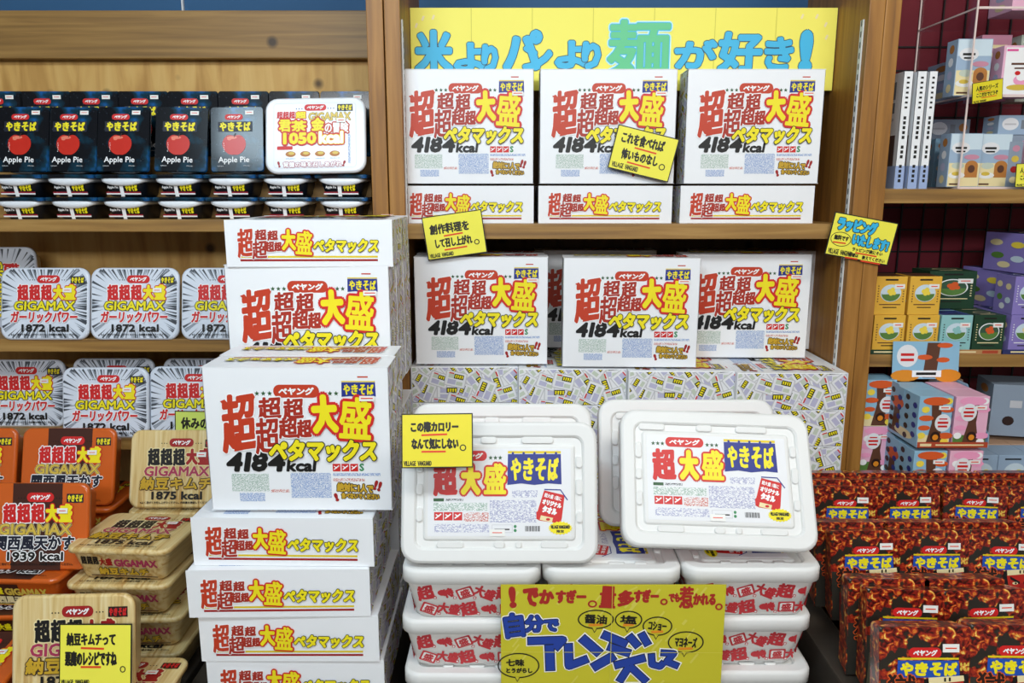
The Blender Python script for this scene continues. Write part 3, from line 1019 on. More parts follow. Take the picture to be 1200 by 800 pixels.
Z2 = H_(-.3628)
G = 'silver garlic noodle trays'
for px, w_ in ((48, 'leftmost on the middle shelf'), (154, 'in the middle of the middle shelf'), (261, 'on the middle shelf, half behind the white cartons')):
    garlic.spawn('silver 1872 kcal noodle tray standing %s' % w_, G, (78, 0, 0), X(px, 355, 1.9), 1.893, Z2)
garlic.spawn('silver noodle tray standing turned sideways at the back of the middle shelf', G, (84, 90, 0), X(-4, 300, 2.06), 2.06, Z2)
Z3 = H_(-.6195)
for px, Y, w_ in ((120, 1.892, 'foremost in the middle of the lower shelf'), (223, 1.905, 'behind the lime card on the lower shelf')):
    garlic.spawn('silver 1872 kcal noodle tray standing %s' % w_, G, (80, 0, 0), X(px, 488, Y), Y, Z3)
for px, Y, w_ in ((28, 1.987, 'left on the lower shelf, half behind the foremost one'), (134, 2.005, 'in the back row of the lower shelf, only its top showing'), (240, 2.005, 'right in the back row of the lower shelf, only its top showing')):
    garlic.spawn('silver tray standing %s' % w_, G, (82, 0, 0), X(px, 485, Y) - .004, Y, Z3 + (.0005))

# kimchi trays
K = 'wood patterned noodle trays'
for k in range(4):
    kimchi.spawn('wood patterned kimchi noodle tray lying in the front pile, %s' % ('topmost', 'second from the top', 'third from the top', 'lowest')[k], K, (0, 0, (-4, -1, 2, 0)[k]), -.806 + (.004, -.008, .003, 0)[k], 1.462, ZL + (3 - k) * (T_ + .0045))
kx = -.785
for k in range(4):
    kimchi.spawn('wood patterned noodle tray in the pile beside the white stack, %s' % ('topmost', 'second from the top', 'third from the top', 'lowest')[k], K, (0, 0, (0, 3, -5, 2)[k]), kx + (0, .012, -.004, .008)[k], 1.675, ZK2 + (3 - k) * (T_ + .0045))
zk2 = ZK2 + 4 * (T_ + .0045)
kimchi.spawn('wood patterned 1875 kcal noodle tray standing left of the white 4184kcal carton', K, (74, 0, 0), X(211, 562, 1.72), 1.69, zk2)
kimchi.spawn('wood patterned noodle tray standing foremost with the devil\'s recipe card', K, (76, -1.5, 0), X(103, 750, 1.30), 1.235, ZLF + T_ + .0045)
for i in range(1):
    kimchi.spawn('wood patterned noodle tray lying under the foremost standing one', None, (0, 0, 0), -.74, 1.19, ZLF)
# orange trays
OR = 'orange noodle trays'
for k in range(3):
    kansai.spawn('orange and brown noodle tray lying at the left edge, %s' % ('topmost under the 1939 kcal tray', 'second from the top', 'lowest')[k], OR, (0, 0, (-3, 2, 0)[k]), -1.045 + (0, .006, -.004)[k], 1.464, ZL + .012 + (2 - k) * (T_ + .0045))
zo = ZL + .012 + 3 * (T_ + .0045)
kansai.spawn('orange 1939 kcal noodle tray standing foremost at the left edge', OR, (76, 0, 0), X(47, 620, 1.53), 1.495, zo)
for c, xx in enumerate((X(83, 600, 1.72), X(83, 600, 1.72) - .235)):
    for k in range(4):
        kansai.spawn('orange and brown tray in the back pile at %s, %s' % (('the middle', 'the far left')[c], ('topmost', 'second from the top', 'third from the top', 'lowest')[k]), OR, (0, 0, 0), xx, 1.70, ZK2 + (3 - k) * (T_ + .0045) - 0.0)
    kansai.spawn('orange noodle tray standing %s' % ('behind the 1939 kcal tray, under the silver trays', 'at the far left edge, cut off by the picture')[c], OR, (74, 0, 0), xx, 1.705, ZK2 + 4 * (T_ + .0045))
kansai.spawn('orange noodle tray lying tilted toward the front in the lower left corner', OR, (13, -4, -4), X(-25, 745, 1.36), 1.215, ZLF + .001)


# ------------------------------------------------------------------ black apple trays on the left upper shelf
AW, AH, AT = .132, .166, .0545


def make_apple():
    t = empty('apple_noodle_tray', '', 'tray')
    O = lambda ins, z: rr(AW - 2 * ins, AH - 2 * ins, .008, z)
    b = MB()
    b.loft([O(.001, AT - .009), O(0, AT - .004), O(.0015, AT)], 'space_print', cap0=True, cap1=True)
    a = Art(0, 0, 62, 78, AW, AH)
    a.emblem(17, 9, 38, 16, 'red')
    a.rect(9, 18, 49, 30, 'navy_black')
    for i, ch in enumerate('やきそば'):
        a.text(ch, 11 + i * 9.3, 18.5, 19 + i * 9.3, 29.5, 'yellow', 1, bold=.55)
    pts = []
    for i in range(40):
        t_ = 2 * math.pi * i / 40
        c, s_ = math.cos(t_), math.sin(t_)
        rx = 13.6 * (1 - .07 * s_)
        ry = 13.0 - (2.6 * math.exp(-(c / .3) ** 2) if s_ < 0 else .8 * math.exp(-(c / .25) ** 2))
        pts.append((27.5 + rx * c, 45.5 + ry * s_))
    a.poly(pts, 'apple_red', 1)
    a.ell(25, 37.2, 6, 1.8, 'apple_light', 2, 14); a.ell(22, 38.6, 2.6, 2.0, 'apple_light', 2, 10)
    a.stroke([(27.8, 37), (28.2, 34.2), (29.6, 32.2)], .9, 'stem_brown', 2)
    for q in range(5):
        a.ell(15.6 + .4 * (q % 2), 44 + 2.4 * q, .55, .55, 'white', 2, 6)
    a.text('Apple Pie', 9, 60, 45, 69, 'white', 1, bold=.12)
    a.rect(8, 70.5, 15, 71.5, 'print_dark', 1); a.rect(38, 70.5, 46, 71.5, 'print_dark', 1)
    b.art(a, frame((-AW / 2, -AH / 2, AT), (1, 0, 0), (0, 1, 0), (0, 0, 1)))
    b.build('lid', t, 'glossy black lid with a red apple')
    w = MB()
    # oval-ended white flange and the black tapered cup below it
    E_ = lambda ins, z, bow, dip=0: [(p[0], p[1] - bow * (1 - (p[0] / (AW / 2)) ** 2) if p[1] < 0 else p[1], z - (dip * (1 - abs(p[0] / (AW / 2 - .008)) ** 2.4) if p[1] < 0 else 0)) for p in dense(rr(AW - .016 - 2 * ins, AH - .016 - 2 * ins, .02, z, 6))]
    w.loft([E_(.008, AT - .016, .003, .0125), E_(.0, AT - .0145, .0066, .0115), E_(-.001, AT - .0105, .006), E_(.001, AT - .009, .005)], 'tub_white', cap0=True, cap1=True, smooth=True)
    w.build('flange', t, 'white bowl rim')
    c = MB()
    c.loft([E_(.016, 0, .002), E_(.013, .004, .003), E_(.0045, AT - .0195, .004)], 'tub_dark', cap0=True, smooth=True)
    p = Art(0, 0, 52, 16, .098, .034)
    p.text('Apple Pie', 5, 4, 19, 8, 'white', 2, bold=.1)
    p.rect(2, 11, 48, 12.6, 'tub_red', 1); p.rect(2, 12.6, 48, 14.2, 'white', 1)
    p.rect(21, -.5, 26, 16.5, 'white', 3)
    for i, ch in enumerate('やきそば'):
        p.text(ch, 28.5 + i * 4.1, 2.5, 32.2 + i * 4.1, 10, 'yellow', 2, bold=.42)
    y0 = -(AH / 2 - .008) + .0045 - .0042
    sl = .0085 / .031
    n = Vector((0, -1, -sl)).normalized()
    o = Vector((-.049, y0 + .0100, .002)) + n * .0012
    c.art(p, frame(o, (1, 0, 0), (0, -sl, 1), n))
    c.build('cup', t)
    st = MB(); st.box(.021, .042, .062, .072, AT + .0012, AT + .0015, 'sticker'); st.box(.024, .038, .0665, .068, AT + .0015, AT + .0017, 'marker_red')
    st.build('price_sticker', t)
    return Kind(t, 'tray')


def dense(pts, n=6):
    out = []
    for i in range(len(pts)):
        a, b = pts[i], pts[(i + 1) % len(pts)]
        d = math.dist(a, b)
        k = n if d > .03 else 1
        for j in range(k):
            out.append(tuple(a[q] + (b[q] - a[q]) * j / k for q in range(3)))
    return out


apple = make_apple()
ZA = H_(-.0673)
tx = [20, 82, 144, 208, 270, 334, 400]
COLN = ['leftmost', 'second', 'third', 'fourth', 'fifth', 'sixth', 'rightmost']
for i, px in enumerate(tx):
    x = X(px, 230, 1.965)
    for k in range(2):
        apple.spawn('black noodle tray lying end-on in the %s row, %s of seven' % (('lower', 'upper')[k], COLN[i]), 'apple trays lying on the upper shelf', (0, 0, 0), x, 1.958 + rnd.uniform(0, .006), ZA + k * (AT + .0016))
za = ZA + 2 * (AT + .0016)
for i, px in enumerate((26, 82, 144, 211, 277)):
    apple.spawn('glossy black apple pie tray in the front row, %s from the left' % ORD[i], 'apple trays standing in front', (76, (0, 0, 0, 1, -1)[i], (0, 0, 0, 1.4, 3)[i]), X(px, 165, 1.985), 1.968 + .004 * (i % 2), za + .0003)
for i, px in enumerate((1, 56, 113, 169, 227, 286, 345, 412)):
    x = X(px, 115, 2.09)
    apple.spawn('black apple pie tray in the back row, %s from the left' % ORD[i], 'apple trays standing behind', (86, 0, 0), x + (.004 if i < 7 else -.012), 2.06, za + .046)
m = MB(); m.box(-1.6, -.37, 2.062, 2.168, ZA, za + .0455, 'pine_board', .002)
tag(m.build('riser_block'), 'wooden riser block under the back row of black apple trays', 'riser')
white_tray.spawn('white 1050kcal noodle tray leaning on the right end of the black apple trays', None, (76, -1, 0), X(369, 162, 1.95), 1.945, za + .0003)


# ------------------------------------------------------------------ hand-written cards
def make_card(name, label, W, Hh, fill, draw, pos, rot, cat='card', group='hand-written yellow price cards', border=True, tape=None):
    t = empty(name, label, cat, group)
    b = MB()
    b.box(-W / 2, W / 2, -.0006, .0006, -Hh / 2, Hh / 2, 'ink' if border else fill)
    a = Art(0, 0, 100, 100 * Hh / W, W, Hh)
    if border:
        a.rect(1.6, 1.6, 98.4, 100 * Hh / W - 1.6, fill, 0)
    draw(a, 100 * Hh / W)
    b.art(a, frame((-W / 2, -.0006, -Hh / 2), (1, 0, 0), (0, 0, 1), (0, -1, 0)))
    b.build('sheet', t)
    if tape:
        tp = MB(); tp.box(tape[0] - .012, tape[0] + .012, .0007, .0011, tape[1] - .02, tape[1] + .02, 'tape_clear'); tp.build('tape_strip', t)
    t.location = pos
    t.rotation_euler = [R(v) for v in rot]
    return t


def sig(a, x0, y0, x1, y1):
    a.text('VILLAGE', x0, y0, x0 + (x1 - x0) * .44, y1, 'ink', 1, bold=.25); a.text('VANGUARD', x0 + (x1 - x0) * .5, y0, x1, y1, 'ink', 1, bold=.25)


def quad_pose(q, Y, lean=0):
    """size and roll of a card from its corners tl, tr, bl at distance Y"""
    tl, tr, bl = (at(*p, Y) for p in q)
    W = (tr - tl).length
    Hh = (bl - tl).length
    c = (tr + bl) / 2
    roll = math.degrees(math.atan2((tr - tl).z, (tr - tl).x))
    return W, Hh, c, roll


def d1(a, h):
    a.text('創作料理を', 10, 14, 76, 31, 'ink', 1, bold=.7); a.line(32, 35, 64, 34, 2.6, 'marker_red', 1)
    a.text('して召し上がれ', 16, 38, 78, 54, 'ink', 1, bold=.7); a.ring(85, 52, 4.5, 4.5, 1.5, 'ink', 1, 20); a.line(30, 58, 68, 57, 2.6, 'marker_red', 1)
    sig(a, 4, h - 10, 44, h - 3)


W_, H2, c, roll = quad_pose(((493, 255), (563, 245), (503, 305)), 1.955)
make_card('price_card', 'tilted yellow card hung on the top shelf edge at the left', W_, H2, 'card_yellow', d1, (c.x, 1.952, c.z), (0, -roll, 0), tape=(.045, .02))


def d2(a, h):
    a.text('これを食べれば', 10, 8, 80, 26, 'ink', 1, bold=.7); a.line(34, 29, 70, 30, 2.4, 'marker_red', 1)
    a.text('怖いものなし', 16, 33, 76, 50, 'ink', 1, bold=.7); a.ring(84, 48, 5, 5, 1.5, 'ink', 1, 20); a.line(28, 53, 66, 54, 2.4, 'marker_red', 1)
    sig(a, 5, h - 12, 48, h - 4)


W_, H2, c, roll = quad_pose(((726, 145), (798, 163), (712, 196)), 1.985)
make_card('price_card', 'tilted yellow card on the front of the middle top carton', W_, H2, 'card_yellow', d2, (c.x, 1.9965, c.z), (0, -roll, 0))


def d3(a, h):
    a.text('ラッピング', 8, 5, 70, 26, 'sky_blue', 2, bold=1.5, outl=((1.1, 'ink'),)); a.text('いたします!', 36, 27, 94, 45, 'sky_blue', 2, bold=1.2, outl=((1, 'ink'),), rot=2)
    a.ring(19, 39, 16, 11, 1, 'ink', 1); a.text('無料です', 8, 33, 31, 41, 'ink', 1, bold=.4); a.line(8, 45, 28, 44, 2.2, 'marker_red', 1)
    a.text('ラッピング袋にそい', 40, 47, 88, 53, 'ink', 1, bold=.3); a.line(46, 55, 80, 55, 2.2, 'marker_red', 1)
    a.text('ご希望は', 32, 56, 52, 62, 'ink', 1, bold=.3); a.text('教えてください', 58, 57, 94, 63, 'ink', 1, bold=.3); a.line(32, 64.5, 52, 64, 2.2, 'marker_red', 1); a.line(57, 65.5, 88, 65.5, 2.2, 'marker_red', 1)
    sig(a, 4, h - 11, 42, h - 3)


W_, H2, c, roll = quad_pose(((982, 248), (1057, 262), (968, 298)), 1.93)
make_card('price_card', 'yellow card with blue lettering tilted on the right pine upright', W_, H2, 'card_yellow', d3, (c.x, 1.944, c.z), (0, -roll, 0))


def d4(a, h):
    a.text('この際カロリー', 13, 11, 80, 26, 'ink', 1, bold=.8); a.line(28, 30, 64, 29, 2.6, 'marker_red', 1)
    a.text('なんて気にしない', 14, 34, 80, 50, 'ink', 1, bold=.8); a.ring(86, 48, 4.6, 4.6, 1.5, 'ink', 1, 20); a.line(28, 53, 62, 53, 2.6, 'marker_red', 1)
    sig(a, 3, h - 10, 42, h - 3)


W_, H2, c, roll = quad_pose(((470, 488), (555, 487), (469, 549)), 1.28)
make_card('price_card', 'yellow card about calories leaning on the left upright foam tray', W_, H2, 'card_yellow_deep', d4, (c.x, 1.29, c.z), (-14, -roll, 0))


def d5(a, h):
    a.text('納豆キムチって', 10, 12, 78, 30, 'ink', 1, bold=.8); a.line(30, 33, 62, 34, 2.8, 'marker_red', 1)
    a.text('悪魔のレシピですね', 8, 37, 80, 58, 'ink', 1, bold=.8); a.ring(88, 62, 4, 4.5, 1.4, 'ink', 1, 20); a.line(30, 59, 58, 59, 2.8, 'marker_red', 1)
    sig(a, 3, h - 9, 42, h - 3)


W_, H2, c, roll = quad_pose(((64, 743), (151, 743), (58, 808)), 1.20)
make_card('price_card', 'yellow card about the devil\'s recipe in front of the foremost wood patterned tray', W_, H2, 'card_yellow', d5, (c.x, 1.222, c.z), (-12, -roll, 0))


def d6(a, h):
    a.text('休みの前に', 10, 10, 86, 30, 'ink', 1, bold=.8); a.line(38, 34, 84, 34, 2.6, 'marker_red', 1)
    a.text('食べるべき', 16, 38, 84, 56, 'ink', 1, bold=.8)
    sig(a, 4, h - 9, 42, h - 3)


W_, H2, c, roll = quad_pose(((204, 483), (276, 484), (203, 533)), 1.86)
make_card('price_card', 'lime yellow card on the silver trays beside the white stack', W_, H2, 'card_lime', d6, (c.x, 1.868, c.z), (-8, -roll, 0))


def d7(a, h):
    a.text('人気のシリーズ', 12, 12, 84, 28, 'ink', 1, bold=.6); a.line(20, 31, 60, 31, 2.4, 'marker_red', 1); a.text('ここだけでどうぞ', 14, 34, 84, 48, 'ink', 1, bold=.6); a.line(30, 51, 80, 51, 2.4, 'marker_red', 1)
    sig(a, 4, h - 9, 46, h - 3)


W_, H2, c, roll = quad_pose(((1144, 98), (1180, 93), (1133, 121)), 2.0)
make_card('price_card', 'small curled yellow card clipped to the acrylic case shelf', W_, H2, 'card_yellow_deep', d7, (c.x, 1.998, c.z), (8, -roll - 2, 0))
W_, H2, c, roll = quad_pose(((1196, 192), (1236, 190), (1187, 219)), 1.97)
make_card('price_card', 'yellow card cut by the picture edge at the acrylic case foot', W_, H2, 'card_yellow', d7, (c.x, 1.975, c.z), (0, -roll, 0))


def d8(a, h):
    a.rect(3, 3, 97, h - 3, 'card_yellow', 1); a.text('カワイイ', 2, 12, 98, h - 10, 'pink_letter', 2, bold=2.5)


W_, H2, c, roll = quad_pose(((1182, 589), (1242, 592), (1182, 618)), 1.855)
make_card('price_card', 'yellow card with thick pink letters at the right edge behind the bags', W_, H2, 'white', d8, (c.x, 1.866, c.z), (0, -roll, 0), border=False)


# big yellow poster in front of the foam trays
def dp(a, h):
    k = 100 / 1135.

    def T(s_, x0, y0, x1, y1, m_, l, **kw):
        for q in ('bold',):
            if q in kw:
                kw[q] *= k
        if 'outl' in kw:
            kw['outl'] = tuple((o * k, mm) for o, mm in kw['outl'])
        a.text(s_, (x0 - 30) * k, (y0 - 20) * k, (x1 - 30) * k, (y1 - 20) * k, m_, l, **kw)
    rnd = random.Random(9)
    for q in range(46):
        x, y = rnd.uniform(3, 96), rnd.uniform(2, h - 4)
        ln = rnd.uniform(2, 7)
        a.line(x, y, min(99, x + ln * .7), max(1, y - ln), rnd.uniform(.6, 1.3), 'poster_streak', 0)
    rd = dict(bold=7)
    T('!', 70, 28, 108, 148, 'poster_red', 1, bold=9, rot=-4); T('で', 140, 34, 222, 140, 'poster_red', 1, bold=8); T('か', 222, 44, 300, 126, 'poster_red', 1, bold=6)
    T('すぎー', 306, 46, 462, 122, 'poster_red', 1, bold=5); a.ring(40.8, 9.2, 2.1, 1.8, .8, 'poster_red', 1, 16)
    T('量', 528, 26, 612, 148, 'poster_red', 1, bold=4, rot=3); T('多', 618, 48, 706, 140, 'poster_red', 1, bold=6); T('すぎー', 700, 44, 828, 118, 'poster_red', 1, bold=5); a.ring(72.6, 8.2, 1.7, 1.6, .8, 'poster_red', 1, 16)
    T('でも', 876, 64, 934, 116, 'poster_red', 1, bold=3.5); T('惹', 930, 28, 1004, 150, 'poster_red', 1, bold=4); T('かれる', 1000, 66, 1116, 132, 'poster_red', 1, bold=4); a.ring(97.2, 10.6, 1.7, 1.7, .8, 'poster_red', 1, 16)
    bl = dict(outl=((9, 'white'), (4, 'navy_black')))
    T('自', 46, 172, 148, 312, 'poster_blue', 2, bold=6, rot=-8, **bl); T('分', 150, 184, 248, 282, 'poster_blue', 2, bold=6, **bl); T('で', 246, 208, 324, 276, 'poster_blue', 2, bold=5, **bl)
    strokes = [([(168, 330), (345, 324), (305, 372)], 40), ([(277, 352), (284, 496)], 44), ([(374, 345), (380, 470), (474, 430)], 40), ([(442, 312), (536, 400)], 46),
               ([(502, 480), (610, 412)], 46), ([(548, 292), (672, 348)], 42), ([(578, 360), (690, 400)], 40), ([(682, 300), (732, 360)], 38), ([(744, 286), (782, 352)], 36),
               ([(614, 468), (768, 424)], 40), ([(690, 470), (640, 560)], 36), ([(690, 470), (780, 560)], 36), ([(650, 590), (760, 590)], 34), ([(800, 402), (806, 462), (846, 474), (866, 450)], 32), ([(850, 396), (914, 400), (880, 446), (940, 472)], 32)]
    for w_, m_, l_ in ((20, 'white', 2), (9, 'navy_black', 3), (0, 'poster_blue', 4)):
        for pts, w0 in strokes:
            e = w_ / 2 * k
            q = [((x - 30) * k, (y - 20) * k) for x, y in pts]
            for end, nxt in ((0, 1), (-1, -2)):
                d = math.dist(q[end], q[nxt])
                q[end] = (q[end][0] + (q[end][0] - q[nxt][0]) / d * e, q[end][1] + (q[end][1] - q[nxt][1]) / d * e)
            a.stroke(q, (w0 + w_) * k, m_, l_)
    for (cx, cy, rx, ry, s_) in ((512, 210, 92, 54, '醤油'), (678, 212, 70, 50, '塩'), (826, 248, 76, 54, 'コショー'), (974, 338, 92, 62, 'マヨネーズ'), (120, 470, 108, 72, None)):
        a.ring((cx - 30) * k, (cy - 20) * k, rx * k, ry * k, .6, 'ink', 1)
        a.poly([((cx - 22) * k, (cy + ry - 24) * k), ((cx - 50) * k, (cy + ry - 28) * k), ((cx - 36) * k, (cy + ry + 2) * k)], 'ink', 2); a.poly([((cx - 25) * k, (cy + ry - 26) * k), ((cx - 47) * k, (cy + ry - 30) * k), ((cx - 36) * k, (cy + ry - 6) * k)], 'poster_yellow', 3)
        if s_:
            T(s_, cx - rx * .62, cy - ry * .5, cx + rx * .62, cy + ry * .45, 'ink', 2, bold=2.2, rot=4); a.line((cx - rx * .4 - 30) * k, (cy + ry * .6 - 20) * k, (cx + rx * .4 - 30) * k, (cy + ry * .55 - 20) * k, 1.2, 'orange_mark', 1)
    T('七味', 56, 432, 150, 474, 'ink', 2, bold=2.2); T('とうがらし', 56, 482, 192, 512, 'ink', 2, bold=2.0)
    a.line(0, 32.6, 100, 33, .25, 'banner_fold', 6); a.line(49.5, 0, 49.5, h, .25, 'banner_fold', 6)


W_, H2, c, roll = quad_pose(((587, 685), (852, 687), (587, 800)), 1.275)
HP = .297
make_card('paper_poster', 'large yellow hand-lettered poster hung in front of the foam trays', W_, HP, 'poster_yellow', dp, (c.x, 1.279, at(720, 686, 1.275).z - HP / 2), (0, 0, 0), cat='poster', group=None, border=False)

# long banner on top of the middle bay
BX0, BX1 = X(481, 40, 2.13), X(980, 40, 2.13)
BZ0, BZ1 = H_(.265), at(700, 9, 2.13).z


def db(a, h):
    # picture units of the 1200x400 zooms, 4.444 per photo pixel; banner from x=481 (95) to 980
    kx = 100 / 499.

    def T(s_, x0, y0, x1, y1, m_, l, bold, outl, **kw):
        f = lambda q: (q - 481) * kx
        g = lambda q: (q - 9) * kx
        a.text(s_, f(x0), g(y0), f(x1), g(y1), m_, l, bold=bold * kx, outl=tuple((o * kx, mm) for o, mm in outl), **kw)
    bl = ((.9, 'teal_ink'),)
    T('米', 485, 33, 531, 84, 'sky_blue', 2, 2.2, bl); T('よ', 531, 47, 571, 81, 'sky_blue', 2, 2.0, bl); T('り', 564, 49, 584, 81, 'sky_blue', 4, 2.4, bl)
    T('パ', 589, 33, 636, 79, 'sky_blue', 2, 2.6, bl);
    T('ン', 612, 50, 648, 79, 'sky_blue', 2, 2.3, bl); T('よ', 650, 45, 690, 77, 'sky_blue', 2, 2.0, bl); T('り', 682, 46, 705, 78, 'sky_blue', 4, 2.4, bl)
    T('麺', 712, 22, 786, 86, 'mint', 2, 1.7, ((2.4, 'pale_cyan'), (1.0, 'sky_blue')))
    T('が', 791, 44, 842, 77, 'sky_blue', 2, 2.1, bl); T('好', 842, 35, 895, 81, 'sky_blue', 2, 2.2, bl); T('き', 897, 41, 932, 79, 'sky_blue', 2, 1.9, bl); T('!', 938, 33, 954, 82, 'sky_blue', 2, 4.4, bl)
    for q in range(1, 7):
        a.line(q * 14.3, 0, q * 14.3, h, .18, 'banner_fold', 1)
    for (x, y) in ((495, 20), (507, 19), (487, 28), (938, 18), (955, 18), (966, 27), (968, 41)):
        a.line((x - 481) * kx, (y - 6) * kx, (x - 479) * kx, (y - 11) * kx, .5, 'cream', 1)


make_card('paper_banner', 'long yellow paper banner with blue lettering at the top of the middle bay', BX1 - BX0, BZ1 - BZ0, 'banner_yellow', db, ((BX0 + BX1) / 2, 2.132, (BZ0 + BZ1) / 2), (0, 0, 0), cat='banner', group=None, border=False)


# ------------------------------------------------------------------ hot noodle packs at the right front
PW, PH, PT = .148, .182, .045


def make_pack():
    t = empty('spicy_noodle_pack', '', 'pack')
    b = MB()
    b.loft([rr(PW - .012, PH - .012, .006, 0), rr(PW - .002, PH - .002, .004, PT - .008), rr(PW, PH, .003, PT - .002), rr(PW - .003, PH - .003, .003, PT)], 'flame_print', cap0=True, cap1=True)
    a = Art(172, 258, 412, 553, PW, PH)
    a.emblem(246, 309, 330, 336, 'red')
    a.poly([(218, 342), (374, 342), (377, 386), (216, 386)], 'noren_blue', 1)
    a.rect(218, 335, 374, 340, 'yellow_deep', 1)
    for i, ch in enumerate('やきそば'):
        a.text(ch, 224 + i * 37.5, 346, 258 + i * 37.5, 382, 'yellow', 2, bold=2.4, shear=.05)
    a.poly([(286, 390), (396, 376), (410, 460), (398, 540), (320, 548), (280, 470)], 'black', 1)
    a.poly([(296, 402), (386, 394), (392, 450), (372, 506), (344, 520), (312, 500)], 'demon_red', 2)
    a.poly([(296, 386), (386, 380), (388, 394), (298, 404)], 'cream', 3); a.rect(336, 386, 341, 396, 'black', 4); a.rect(348, 385, 353, 395, 'black', 4)
    for sgn in (-1, 1):
        a.poly([(344 + sgn * 5, 424), (344 + sgn * 38, 406), (344 + sgn * 36, 416), (344 + sgn * 7, 432)], 'black', 3)
        a.ell(344 + sgn * 21, 429, 9, 4.5, 'cream', 3, 12); a.ell(344 + sgn * 19, 429, 3.6, 3.6, 'black', 4, 8)
    a.poly([(338, 428), (350, 428), (358, 462), (330, 462)], 'red_deep', 3); a.rect(324, 476, 366, 483, 'black', 3)
    a.poly([(174, 390), (280, 400), (270, 550), (176, 550)], 'carton_dark', 0)
    a.text('獄', 190, 376, 264, 440, 'deep_brown', 5, bold=1.4, outl=((2.6, 'leaf_orange'),)); a.text('激', 224, 442, 272, 490, 'deep_brown', 5, bold=1.2, outl=((2.4, 'leaf_orange'),)); a.text('辛', 228, 492, 274, 540, 'deep_brown', 5, bold=1.2, outl=((2.4, 'leaf_orange'),))
    for i in range(6):
        a.ell(380 + (i % 3) * 9, 352 + (i // 3) * 12, 3, 5, 'gold', 1, 8)
    b.art(a, frame((-PW / 2, -PH / 2, PT), (1, 0, 0), (0, 1, 0), (0, 0, 1)))
    b.build('wrapper', t)
    st = MB(); st.box(.024, .050, .053, .066, PT + .0024, PT + .0028, 'sticker'); st.box(.028, .046, .0585, .0605, PT + .0028, PT + .003, 'marker_red'); st.build('price_sticker', t)
    return Kind(t, 'pack')


pack = make_pack()
rows = [(1.07, 'front', (1112, 1222), .606), (1.215, 'second', (1082, 1178), .652), (1.42, 'third', (1025, 1106, 1190), .664), (1.66, 'back', (993, 1068, 1145, 1222), .70)]
for ri, (Y, nm, pxs, xl) in enumerate(rows):
    dt = empty('display_carton', 'low olive card display box holding the %s row of spicy noodle packs' % nm, 'box', 'display boxes for the spicy packs')
    x1 = X(pxs[-1], 650, Y + .05) + .09
    y0, y1 = Y - .03, Y + (.158 if ri > 1 else .108)
    b = MB()
    hgt = .11
    base = ZB + (.0035 if ri == 1 else .0215)
    b.box(xl, x1, y0, y1, ZB, base - .0005, 'olive_carton')
    b.box(xl, xl + .003, y0, y1, ZB + .003, ZB + hgt, 'olive_carton'); b.box(x1 - .003, x1, y0, y1, ZB + .003, ZB + hgt, 'olive_carton')
    b.box(xl + .003, x1 - .003, y0, y0 + .003, ZB + .003, ZB + hgt * .7, 'olive_carton'); b.box(xl + .003, x1 - .003, y1 - .003, y1, ZB + .003, ZB + hgt, 'olive_carton')
    sd = Art(0, 0, 100, 80, y1 - y0, hgt)
    sd.ell(56, 40, 11, 9, 'bowl_white', 1, 16); sd.poly([(20, 20), (36, 14), (44, 62), (24, 66)], 'red_deep', 0); sd.poly([(70, 22), (90, 18), (88, 60), (72, 64)], 'red_deep', 0)
    b.art(sd, frame((xl, y1, ZB), (0, -1, 0), (0, 0, 1), (-1, 0, 0)))
    b.build('tray_wall', dt)
    for i, px in enumerate(pxs):
        x = X(px, 640, Y)
        lbl = '%s row, %s from the left' % (nm, ORD[i])
        hot = pack.spawn('red and black spicy noodle pack leaning in %s' % lbl, 'spicy noodle packs in front', (80, (0, 2, -1, 1)[(i + ri) % 4], (0, 2, -2)[i % 3]), x, Y, base)
        if ri:
            pack.spawn('red spicy noodle pack tucked behind, %s' % lbl, 'spicy noodle packs tucked behind', (84, 0, 0), x - .015 if i or ri == 3 else x - (.012 if ri != 0 else -.004), Y + .053, base + .0005)
        if ri > 2:
            pack.spawn('red spicy noodle pack third deep, %s' % lbl, 'spicy noodle packs third deep', (86, 0, 0), x - .012, Y + .103, base + .0005)


# ------------------------------------------------------------------ right bay goods
def globe_art(a, W, Hh, glass, plant, ink, sub='ink'):
    a.rect(30, 8, 70, 13, sub, 1)
    a.ell(50, 52, 33, 27, 'glass_blue' if glass != 'dark' else 'white', 1, 28); a.ell(50, 52, 30, 24, glass if glass != 'dark' else 'glass_dark', 2, 28)
    a.poly([(20.5, 56)] + [(50 + 29.5 * math.cos(t), 54 + 23 * math.sin(t)) for t in [math.pi * (1 - i / 12) for i in range(13)]], 'leaf_green', 3)
    for (cx, cy, r) in ((44, 46, 7), (54, 42, 8), (50, 52, 8), (60, 52, 6)):
        a.ell(cx, cy, r, r, plant, 4, 10)
    for i in range(7):
        a.ell(10, 30 + i * 8, 2.4, 2, ink, 1, 6); a.ell(90, 30 + i * 8, 2.4, 2, ink, 1, 6)
    a.rect(16, 86, 84, 89, ink, 1); a.rect(28, 95, 72, 98, sub, 1)


